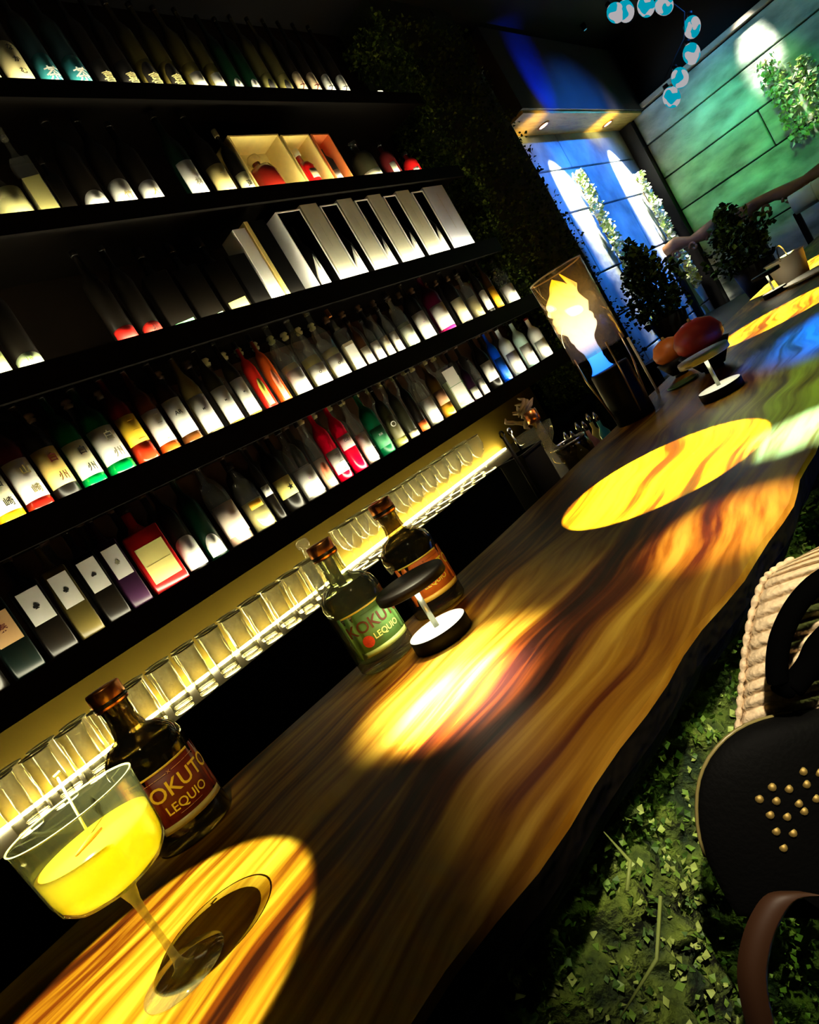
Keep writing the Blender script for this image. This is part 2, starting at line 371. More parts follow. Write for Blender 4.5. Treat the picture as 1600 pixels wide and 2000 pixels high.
# block end of the shelves, overgrown
struct(box('wall_pier', (3.42, 1.76, 0), (4.25, 2.02, 3.45), pm('pier bark', (0.012, 0.018, 0.006), 0.9, noise=0.5, bump=1)))
def s_pier():
    k = random.random()
    z = random.uniform(0.9, 3.3)
    bulge = 0.04*math.sin(z*9)+0.02*math.sin(z*23)
    if k < 0.7: return (3.36+random.uniform(-0.04, 0.06)+bulge, random.uniform(1.70, 1.99), z), (-1, -0.4, 0)
    return (random.uniform(3.36, 4.2), 1.73+random.uniform(-0.03, 0.03)+bulge*0.4, z), (-0.2, -1, 0)
tag(leaf_cloud('moss_foliage', s_pier, 13000, 0.020, [pm('fern dark', (.006, .015, .0015), .6, spec=.1), pm('fern green', (.03, .055, .004), .6, spec=.1), pm('fern pale', (.08, .11, .012), .6, spec=.1)]), 'shaggy green moss and fern covering the pillar at the end of the bottle shelves', 'moss', kind='stuff')

# ================================================================ BAR
fr_px = [(1000, 1745), (1110, 1582), (1247, 1400), (1380, 1222), (1490, 1062), (1560, 950), (1600, 862)]
fr = [at_z(px, py, BAR) for px, py in fr_px]
fr = [Vector((-0.7, 0.42, BAR)), Vector((-0.15, 0.36, BAR))]+fr+[Vector((1.4, 0.20, BAR)), Vector((2.2, 0.17, BAR)), Vector((3.4, 0.15, BAR)), Vector((5.6, 0.14, BAR))]
bk = [at_z(px, py, BAR) for px, py in ((468, 1507), (677, 1320), (960, 1062), (1097, 934))]
bk = [Vector((-0.7, 0.895, BAR))]+bk+[Vector((2.2, 0.845, BAR)), Vector((5.6, 0.84, BAR))]
def interp(pts, x):
    for a, b in zip(pts[:-1], pts[1:]):
        if a.x <= x <= b.x: t = (x-a.x)/(b.x-a.x); return a.y+(b.y-a.y)*t
    return pts[0].y if x < pts[0].x else pts[-1].y
bm = bmesh.new(); prev = None; NX = 170
for i in range(NX+1):
    x = -0.7+6.3*i/NX
    yf = interp(fr, x)+0.004*math.sin(x*17)+0.003*math.sin(x*41+1); yb = interp(bk, x)
    sec = [(yb, -0.055), (yb, 0.0), (yf+0.004, 0.0), (yf, -0.004), (yf+0.010, -0.03), (yf+0.03, -0.055)]
    ring = [bm.verts.new((x, y, BAR+z)) for y, z in sec]
    if prev:
        for k in range(6): bm.faces.new((prev[k], ring[k], ring[(k+1) % 6], prev[(k+1) % 6])).material_index = 1 if k in (3, 4, 5) else 0
    else: bm.faces.new(ring[::-1])
    prev = ring
bm.faces.new(prev); bmesh.ops.recalc_face_normals(bm, faces=bm.faces)
base = thing('bar_counter', 'long bar with live-edge brown wooden top running along the shelves', 'bar counter', (0, 0, 0))
link('countertop', bm, [M_BAR, pm('dark slab edge', (0.006, 0.004, 0.002), 0.9, noise=0.5, nscale=30, bump=1, spec=.1)], base, False)  # slab front and underside in a darker tone than the top
bm = bmesh.new(); add_box(bm, (-0.7, 0.50, 0.1), (5.5, 0.83, BAR-0.055)); link('cabinet', bm, M_BLK, base, False)
bm = bmesh.new(); add_box(bm, (-0.7, 0.55, 0.0), (5.5, 0.80, 0.1)); link('plinth', bm, M_BLK, base, False)
from mathutils import noise as mn
def mossd(x, z):
    return 0.045*mn.noise((x*7, z*7, 0))+0.035*mn.noise((x*19, z*13, 4))+0.022*mn.noise((x*45, z*36, 9))+0.012*mn.noise((x*110, z*90, 2))
def s_front():
    x = random.uniform(-0.1, 1.6) if random.random() < 0.8 else random.uniform(1.6, 5.3)
    z = BAR-0.07-0.75*random.random()**1.3
    return (x, interp(fr, x)+0.070-mossd(x, z)*1.1+random.uniform(-0.002, 0.006), z), (0.1, -1, 0)
def lump_panel():
    bm = bmesh.new(); g = {}
    nx, nz = 620, 110
    for i in range(nx+1):
        for j in range(nz+1):
            x = -0.1+5.5*(i/nx)**1.9; z = BAR-0.066-0.80*j/nz
            g[i, j] = bm.verts.new((x, interp(fr, x)+0.075-mossd(x, z)*1.1, z))
    for i in range(nx):
        for j in range(nz): bm.faces.new((g[i, j], g[i+1, j], g[i+1, j+1], g[i, j+1]))
    return bm
MB = stone('moss bed', (0.004, 0.02, 0.002), (0.15, 0.22, 0.02), 38, 1.0)
o = link('moss_bed', lump_panel(), MB)
tag(o, 'lumpy bed of preserved moss covering the front of the bar below its edge', 'moss', kind='stuff')
tag(leaf_cloud('moss_tuft', s_front, 26000, 0.0055, ML, 1.5), 'fine moss tips and small leaves sprouting from the bar front moss', 'moss tufts', kind='stuff')
# long grass blades hanging from the moss
for k, (a, b) in enumerate((((1290, 1750), (1210, 1990)), ((1225, 1740), (1180, 1625)))):
    p = at_y(*a, 0.24); q = at_y(*b, 0.26)
    tag(tube('grass_blade', [p, (p+q)/2+Vector((0.0, -0.01, 0.0)), q], [0.0012, 0.0012, 0.0004], ML[2], None, 5),
        ('long thin grass blade trailing down the moss at the bottom of the bar front' if k == 0 else 'short dry grass blade slanting across the moss under the bar edge'), 'grass')

# ================================================================ BACK COUNTER
bc = thing('back_counter', 'dark back counter with rows of glasses lit by a strip light', 'counter', (0, 0, 0))
box('worktop', (-0.6, SY, COUNTER-0.04), (3.30, WY-0.013, COUNTER), M_SHELF, bc)
box('cabinet_body', (-0.6, SY+0.02, 0.0), (3.30, WY-0.013, COUNTER-0.04), M_BLK, bc)
box('light_strip', (-0.1, WY-0.045, COUNTER+0.0005), (2.75, WY-0.025, COUNTER+0.008), M_STRIP_C, bc)

# ================================================================ SHELVES
SHN = {1: 'top', 2: 'second', 3: 'third', 4: 'fourth', 5: 'lowest'}
for k in range(1, 6):
    z = SH[k]; X1 = SHX[k]
    t = thing('wall_shelf', '%s dark wall shelf, lit along its front, holding bottles' % {1: 'topmost', 2: 'second from the top', 3: 'middle', 4: 'second from the bottom', 5: 'lowest'}[k], 'shelf', (0, 0, z), 0, 'dark bottle shelves')
    box('board', (-0.8, SY+0.002, -0.035), (X1+0.12, WY-0.0105, 0), M_SHELF, t)
    box('fascia', (-0.8, SY-0.012, -0.075 if k > 2 else -0.06), (X1+0.12, SY+0.001, 0.0018), M_SHELF, t)
    box('light_strip', (-0.3, SY+0.003, 0.0005), (X1-0.02, SY+0.018, 0.0015), {1: M_STRIP_S, 3: M_STRIP_3}.get(k, M_STRIP), t)

# ---------------- bottles
M_HAZY = glass('hazy bottle glass', tint=(.97, .97, .92), edge=(.35, .33, .18), frost=.05)
def line(k, px): return {1: 165+.0215*px, 2: 420-.1*px, 3: 737-.277*px, 4: 1032-.4425*px, 5: 1356-.6176*px}[k]
def bottle_profile(kind, r, h):
    if kind == 'round': return [(0, 0), (r*.9, 0), (r, .004), (r, h*.60), (r*.93, h*.66), (r*.6, h*.73), (r*.34, h*.78), (r*.30, h*.95), (r*.34, h*.955), (r*.34, h*.97), (0, h*.97)]
    if kind == 'tall': return [(0, 0), (r*.9, 0), (r, .004), (r, h*.55), (r*.85, h*.62), (r*.42, h*.74), (r*.34, h*.80), (r*.32, h*.97), (0, h*.97)]
    if kind == 'squat': return [(0, 0), (r*.9, 0), (r, .006), (r, h*.50), (r*.95, h*.60), (r*.7, h*.70), (r*.30, h*.75), (r*.27, h*.93), (0, h*.93)]
    if kind == 'globe': return [(0, 0), (r*.7, 0), (r*.95, h*.10), (r, h*.22), (r*.85, h*.40), (r*.4, h*.52), (r*.25, h*.58), (r*.22, h*.80), (r*.30, h*.82), (0, h*.82)]
    return [(0, 0), (r*.9, 0), (r, .004), (r, h*.70), (r*.8, h*.76), (r*.36, h*.79), (r*.34, h*.95), (0, h*.95)]
def place(k, p0, p1, yb):
    """where a bottle with foot edges at p0, p1 along the shelf stands and its radius"""
    a = at_y(p0, line(k, p0)-2, yb).x; b = at_y(p1, line(k, p1)-2, yb).x
    return (a+b)/2, (b-a)/2
def shelf_bottle(k, p0, p1, desc, kind='round', h=0.28, body=(0.004, 0.003, 0.002), lab=(0.9, 0.88, 0.8), l0=0.12, l1=0.45, arch=0.0,
                 txt=None, ink=None, tsize=0.4, cap=None, cat='bottle', glassb=False, liquid=None, lw=1.15, yb=None, group=None, full=False, footh=None, name='liquor_bottle', back=False):
    yy = (SY+0.024) if yb is None else yb
    x, hw = place(k, p0, p1, yy+0.03); th = math.atan2(x, yy); r = max(0.012, hw*math.cos(th)*0.96)
    yc = yy+r; x = (at_y((p0+p1)/2, line(k, (p0+p1)/2)-2, yc)).x
    t = thing(name, desc, cat, (x, yc, SH[k]+0.0003), -th*0.55, group or ('bottles on the %s shelf' % SHN[k]))
    if min(body) > .3 and not full: glassb = True; liquid = liquid or body
    foot = None
    if not glassb and not full and max(body) > .1 and lab: foot = body; body = tuple(c*.05 for c in body)  # body darkened as shade; the lit foot band keeps the full colour
    bmat = M_HAZY if glassb else pm('bottle %.3f %.3f %.3f' % body, body, 0.2 if full else 0.3, spec=.5 if full else .25)
    if kind == 'square':
        bm = bmesh.new(); add_box(bm, (-r, -r*.8, 0), (r, r*.8, h*.66), 0.005); add_lathe(bm, [(r*.6, h*.66), (r*.4, h*.71), (r*.3, h*.74), (r*.3, h*.92), (0, h*.92)], 16)
        link('body', bm, bmat, t)
    else: lathe('body', bottle_profile(kind, r, h), bmat, t, 24)
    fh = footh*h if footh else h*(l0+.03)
    hs = {'round': .95, 'tall': .93, 'squat': .90, 'globe': .80, 'square': .88}.get(kind, .93)
    lathe('cap', [(0, h*hs), (r*.36, h*hs), (r*.38, h*hs+.002), (r*.38, h), (0, h)], cap or M_CAPD, t, 14)
    if foot: (box('lit_foot', (-r-.0006, -r*.8-.0006, .001), (r+.0006, r*.8, fh), colm(foot, .15), t) if kind == 'square' else lathe('lit_foot', [(r*.9, .001), (r+.0003, .005), (r+.0003, fh), (r*.9, fh)], colm(foot, .15), t, 24))
    if liquid:
        if kind == 'square': box('liquid', (-r*.9, -r*.72, 0.006), (r*.9, r*.72, h*.45), colm(liquid, 0.15), t)
        else: lathe('liquid', [(0, .005), (r*.93, .005), (r*.93, h*.42), (0, h*.42)], colm(liquid, 0.15), t, 20)
    if lab:
        lm = colm(lab, 0.6) if isinstance(lab, tuple) else lab
        if kind == 'square':
            lb = box('label', (-r*.8, -r*.8-.0008, h*l0), (r*.8, -r*.8-.0001, h*l1), lm, t)
            if txt: lettering([(txt, r*tsize*1.6, 0, h*(l0+l1)/2)], ink or M_INK, lb, flat_y=-r*.8-.0014)
        else:
            R = r+0.0006; lb = wrap_patch('label', R, -R*lw, R*lw, h*l0, h*l1, lm, t, arch=arch*r)
            if txt:
                its = []
                n = len(txt); vertical = not txt.isascii()
                if vertical:
                    hh = h*(l1-l0); sz = min(r*tsize*2, hh/(n+.2))
                    for i, ch in enumerate(txt): its.append((ch, sz, R*0.35, h*l1-hh*(i+.6)/n))
                else: its.append((txt, r*tsize, 0, h*(l0+(l1-l0)*.6)))
                lettering(its, ink or M_INK, lb, radius=R+0.0006)
    return t
WH = (0.9, 0.88, 0.8); CREAM = (0.80, 0.70, 0.32)
G = lambda s, k: s
# top shelf
S1 = [
 (-40, 12, 'cream label bottle cut by the left frame edge on the top shelf', dict(lab=(0.7, .6, .3), arch=.5, h=.40, l0=.03, l1=.36)),
 (14, 78, 'big cream-labelled bottle with handwritten characters, second at the left end of the top shelf', dict(lab=(.72, .62, .3), arch=.6, txt='なかむら', tsize=.30, h=.42, l0=.01, l1=.38)),
 (80, 132, 'teal bottle with pale brushed character, beside the big cream label on the top shelf', dict(body=(.004, .01, .012), lab=(.03, .28, .32), txt='茶', ink=M_WHITE, tsize=.8, h=.38, l0=.01, l1=.33, arch=.3)),
 (136, 188, 'second teal bottle with pale brushed character, further from the left frame edge', dict(body=(.004, .01, .012), lab=(.03, .28, .32), txt='茶', ink=M_WHITE, tsize=.8, h=.38, l0=.01, l1=.33, arch=.3)),
 (194, 234, 'black bottle with round pale crest, next to the two teal bottles', dict(lab=(.015, .012, .01), txt='喜', ink=colm((.8, .7, .3)), tsize=.8, h=.38, l0=.01, l1=.31)),
 (240, 280, 'second black bottle with round pale crest on the top shelf', dict(lab=(.015, .012, .01), txt='喜', ink=colm((.8, .7, .3)), tsize=.8, h=.38, l0=.01, l1=.31)),
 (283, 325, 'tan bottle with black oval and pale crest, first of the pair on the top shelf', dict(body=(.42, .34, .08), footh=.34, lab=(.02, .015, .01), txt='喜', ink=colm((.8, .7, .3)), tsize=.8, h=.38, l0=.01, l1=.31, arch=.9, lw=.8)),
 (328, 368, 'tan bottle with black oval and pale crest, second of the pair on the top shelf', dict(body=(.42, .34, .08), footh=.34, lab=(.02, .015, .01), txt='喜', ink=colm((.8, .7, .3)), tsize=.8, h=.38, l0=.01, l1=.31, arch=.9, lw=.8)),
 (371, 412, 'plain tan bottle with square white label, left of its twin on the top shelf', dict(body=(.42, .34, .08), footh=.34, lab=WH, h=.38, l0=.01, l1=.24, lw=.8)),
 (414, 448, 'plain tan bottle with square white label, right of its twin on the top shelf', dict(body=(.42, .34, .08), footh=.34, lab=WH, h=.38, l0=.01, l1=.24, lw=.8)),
 (451, 482, 'dark green bottle with white swoosh, left one, mid top shelf', dict(body=(.001, .008, .003), lab=WH, h=.36, l0=.0, l1=.2, arch=.9, lw=.6)),
 (484, 514, 'dark green bottle with white swoosh, right one, mid top shelf', dict(body=(.001, .008, .003), lab=WH, h=.36, l0=.0, l1=.2, arch=.9, lw=.6)),
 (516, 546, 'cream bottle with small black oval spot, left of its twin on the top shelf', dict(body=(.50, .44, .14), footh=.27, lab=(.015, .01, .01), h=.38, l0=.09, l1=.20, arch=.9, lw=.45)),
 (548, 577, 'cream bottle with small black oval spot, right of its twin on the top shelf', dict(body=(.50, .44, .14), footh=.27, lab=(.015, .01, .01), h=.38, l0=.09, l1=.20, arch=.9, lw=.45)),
 (579, 604, 'tan-topped bottle with brown brushed character, left of its twin', dict(lab=(.85, .65, .4), txt='大', ink=M_INKR, tsize=.8, h=.38, l0=.01, l1=.31, arch=.6)),
 (606, 631, 'tan-topped bottle with brown brushed character, right of its twin', dict(lab=(.85, .65, .4), txt='大', ink=M_INKR, tsize=.8, h=.38, l0=.01, l1=.31, arch=.6)),
 (633, 658, 'white-labelled bottle with black character, left of the last pair on the top shelf', dict(lab=WH, txt='大', tsize=.7, h=.38, l0=.01, l1=.30, arch=.6)),
 (660, 686, 'white-labelled bottle with black character, last in the row before the moss on the top shelf', dict(lab=WH, txt='大', tsize=.7, h=.38, l0=.01, l1=.30, arch=.6)),
]
for a, b, d, kw in S1: shelf_bottle(1, a, b, d, **kw)
x, _ = place(1, 732, 752, SY+.03); tag(box('place_card', (x-.02, SY+.025, SH[1]+.0003), (x+.02, SY+.028, SH[1]+.04), M_WHITE), 'small white card standing at the moss end of the top shelf', 'card')
# second shelf
S2 = [
 (-8, 72, 'round ribbed glass decanter with long stopper at the left end of the second shelf', dict(kind='globe', h=.26, glassb=True, liquid=(.62, .58, .25), lab=None, cap=M_GLASSF)),
 (74, 118, 'glass decanter with stacked ball stopper beside the round one on the second shelf', dict(kind='square', h=.30, glassb=True, liquid=(.4, .36, .12), lab=None, cap=M_GLASSF)),
 (120, 152, 'black slim flask standing against the decanters on the second shelf', dict(kind='square', h=.20, lab=None)),
 (160, 216, 'black bottle with arched white label printed in a curve, second shelf', dict(h=.34, lab=WH, l0=.01, l1=.21, arch=.7, txt='— — — —', ink=M_INKG, tsize=.30)),
 (219, 272, 'black bottle with tall white label and small gold seal, second shelf', dict(h=.34, lab=WH, l0=.01, l1=.30, arch=.3, txt='竹', ink=colm((.6, .5, .15)), tsize=.4)),
 (275, 324, 'black bottle with white label and tan bottom band, second shelf', dict(h=.32, lab=WH, l0=.05, l1=.28, arch=.3, txt='人', ink=colm((.6, .5, .15)), tsize=.4)),
 (366, 414, 'slim dark green bottle with tall white label, left of the gold-labelled ones', dict(kind='tall', h=.36, body=(.001, .006, .003), lab=WH, l0=.02, l1=.42, lw=.9, txt='林', ink=M_INKG, tsize=.4)),
 (420, 466, 'dark bottle with gold and white label left of the wooden cases', dict(kind='tall', h=.36, lab=(.85, .68, .25), l0=.03, l1=.36, txt='——', ink=M_INKG, tsize=.3)),
 (469, 502, 'small dark flask with cork ball and pale label touching the wooden case', dict(kind='squat', h=.28, lab=(.85, .78, .4), l0=.03, l1=.32, cap=colm((.7, .6, .3)), txt='東', tsize=.5)),
]
for a, b, d, kw in S2: shelf_bottle(2, a, b, d, **kw)
def crate(k, p0, p1, h, desc, frame, inside, lid=None, depth=0.11, yb=None, cat='box', name='display_case', tk=0.006, top=True):
    yy = yb or SY+0.028; a = at_y(p0, line(k, p0)-2, yy).x; b = at_y(p1, line(k, p1)-2, yy).x
    t = thing(name, desc, cat, (a, yy, SH[k]+.0003), 0, 'presentation boxes on the %s shelf' % SHN[k]); W = b-a
    bm = bmesh.new(); add_box(bm, (0, 0, 0), (tk, depth, h)); add_box(bm, (W-tk, 0, 0), (W, depth, h)); add_box(bm, (tk, 0, 0), (W-tk, depth, tk)); add_box(bm, (tk, 0, h-tk), (W-tk, depth, h))
    link('frame', bm, frame, t, False)
    bm = bmesh.new(); add_box(bm, (tk, depth-.004, tk), (W-tk, depth, h-tk))
    if 'black' in inside.name:
        e_ = .0008
        add_box(bm, (tk, .002, tk), (tk+e_, depth-.004, h-tk)); add_box(bm, (W-tk-e_, .002, tk), (W-tk, depth-.004, h-tk)); add_box(bm, (tk, .002, h-tk-e_), (W-tk, depth-.004, h-tk))
    link('lining', bm, inside, t, False)
    return t, W
GW = pm('gold card', (.85, .66, .2), .45, noise=.15)
t, W = crate(2, 506, 600, .24, 'open gold-framed case holding a wide dark red bottle, second shelf', GW, pm('gold lining', (.75, .6, .2), .5, noise=.4, nscale=25))
b1 = thing('cognac_bottle', 'wide dark red bottle sunk inside the open gold-framed case', 'bottle', (t.location.x+W*.45, SY+.085, SH[2]+.007))
lathe('body', [(0, 0), (.055, 0), (.065, .01), (.062, .09), (.05, .12), (.02, .13), (.017, .15), (0, .15)], colm((.18, .01, .005), .1), b1, 24)
lathe('stopper', [(0, .15), (.022, .151), (.03, .165), (.022, .18), (0, .184)], M_GLASSF, b1, 16)
t, W = crate(2, 604, 656, .235, 'gold and cream case open on a bright red bottle, middle of three cases', GW, colm((.8, .72, .45)))
b1 = thing('red_bottle', 'bright red bottle with cream label inside the middle display case', 'bottle', (t.location.x+W*.5, SY+.075, SH[2]+.007))
lathe('body', [(0, 0), (.036, 0), (.04, .005), (.04, .10), (.03, .12), (.013, .13), (.012, .16), (0, .16)], colm((.7, .01, .01), .15), b1, 24)
lathe('cap', [(0, .16), (.016, .16), (.016, .19), (0, .19)], colm((.75, .7, .45)), b1, 14)
wrap_patch('label', .0406, -.022, .022, .04, .08, colm((.6, .45, .25)), b1)
t, W = crate(2, 660, 693, .235, 'narrow open case lined in bright red holding a dark bottle', colm((.75, .2, .05)), colm((.8, .01, .01)))
b1 = thing('cased_bottle', 'dark bottle with white striped label in the red-lined case', 'bottle', (t.location.x+W*.5, SY+.07, SH[2]+.007))
lathe('body', [(0, 0), (.026, 0), (.028, .005), (.028, .12), (.01, .15), (.01, .18), (0, .18)], colm((.02, .01, .01), .15), b1, 24)
wrap_patch('label', .0286, -.026, .026, .01, .07, M_WHITE, b1)
S2b = [
 (698, 752, 'squat ribbed glass jar bottle glowing cream at its foot, right of the red case', dict(kind='squat', h=.22, body=(.5, .47, .22), lab=(.8, .75, .5), l0=.0, l1=.25, cap=M_GLASSF)),
 (754, 790, 'small dark red bottle with a silver collar near the moss, second shelf', dict(kind='squat', h=.20, body=(.10, .01, .01), lab=(.85, .8, .6), l0=.05, l1=.4, lw=.4)),
 (792, 828, 'low bright red bottle with white seal, last before the moss on the second shelf', dict(kind='squat', h=.14, body=(.55, .01, .01), full=True, lab=WH, l0=.05, l1=.3, lw=.4)),
]
for a, b, d, kw in S2b: shelf_bottle(2, a, b, d, **kw)
# third shelf
S3 = [
 (-30, 30, 'tall bottle with greenish white label cut by the left frame edge, third shelf', dict(h=.32, lab=(.62, .70, .25), l0=.0, l1=.28)),
 (34, 92, 'dark bottle with low greenish white label reading a numeral, third shelf', dict(h=.32, lab=(.62, .75, .42), l0=.01, l1=.16, arch=.35, txt='16', ink=colm((.15, .3, .05)), tsize=.5)),
 (228, 275, 'dark bottle with low bright red label, wider one of the red pair, third shelf', dict(h=.32, lab=(.75, .01, .005), l0=.01, l1=.17, arch=.1)),
 (279, 322, 'dark bottle with low bright red label and black marks, right one of the red pair', dict(h=.32, lab=(.8, .02, .01), l0=.01, l1=.15, arch=.4, txt='福', tsize=.4)),
 (330, 385, 'dark bottle with thin green band near its foot, third shelf', dict(kind='square', h=.30, lab=(.12, .40, .16), l0=.01, l1=.08)),
 (388, 440, 'dark bottle with thin pale green band near its foot, third shelf', dict(kind='square', h=.30, lab=(.35, .55, .3), l0=.01, l1=.06)),
 (444, 492, 'dark bottle with cream foot label, left of the tall boxes on the third shelf', dict(kind='square', h=.30, lab=(.6, .52, .15), l0=.01, l1=.16)),
]
for a, b, d, kw in S3: shelf_bottle(3, a, b, d, **kw)
def card_box(k, p0, p1, h, desc, mat, depth=.09, yb=None, marks=True, lid=None):
    yy = yb or SY+.024; a = at_y(p0, line(k, p0)-2, yy).x; b = at_y(p1, line(k, p1)-2, yy).x
    t = thing('gift_box', desc, 'box', (a, yy, SH[k]+.0003), 0, 'presentation boxes on the %s shelf' % SHN[k]); W = b-a
    box('carton', (0, 0, 0), (W, depth, h), mat, t, .0015)
    if marks: lettering([('— —— — ———', W*.14, W*.5, h*.6, -PI/2)], M_INKG, t, flat_y=-.0006, name='lettering')
    if lid: box('side_panel', (-.0015, -.0012, -.0002), (W*.16, depth*.5, h+.001), lid, t)
    return t
PALE = pm('pale card', (.66, .64, .48), .6, noise=.1)
card_box(3, 502, 534, .20, 'matt black carton standing before the white panel box on the third shelf', M_BLK, marks=False)
card_box(3, 538, 560, .29, 'tall white-sided carton with small dark window, third shelf', M_WHITE, marks=False)
t = card_box(3, 564, 600, .31, 'tall black carton edged in gold, left of the white cases', M_BLK, marks=False, lid=GW)
P3 = [(626, 670, 1), (673, 703, 0), (706, 737, 1), (740, 766, 0), (769, 792, 1), (795, 818, 0), (821, 843, 1), (846, 869, 0), (872, 892, 1), (895, 930, 0)]
ordn = ['first', 'second', 'third', 'fourth', 'fifth']; no = nc = 0
M_CARDW = pm('white card', (.9, .88, .85), .5, noise=.03)
for a, b, op in P3:
    if op:
        # open white case; it reaches behind its neighbour
        t, W = crate(3, a, b, .330, '%s white-framed open case counted from the left, black inside, third shelf' % ordn[no], M_CARDW, pm('void black', (.001, .001, .001), .9, spec=0.0), depth=.085, yb=SY+.024, tk=.0055)
        q = thing('cased_bottle', 'dark bottle with white pointed label inside the %s white-framed case' % ordn[no], 'bottle', (t.location.x+W*.5, SY+.060, SH[3]+.006), 0, 'bottles in the white cases')
        rr = min(.03, W*.32); lathe('body', [(0, 0), (rr, 0), (rr, .15), (rr*.4, .20), (rr*.35, .27), (0, .27)], M_BLK, q, 20)
        wrap_patch('label', rr+.0006, -rr*1.1, rr*1.1, .004, .11, M_WHITE, q, outline=lambda tt: (.004, .05+.09*(1-abs(2*tt-1))))
        no += 1
    else:
        card_box(3, a, b, .345, '%s closed pale carton counted from the left between the white cases, third shelf' % ordn[nc], PALE if nc < 4 else pm('bluish card', (.6, .62, .75), .5, noise=.1), depth=.085)
        nc += 1
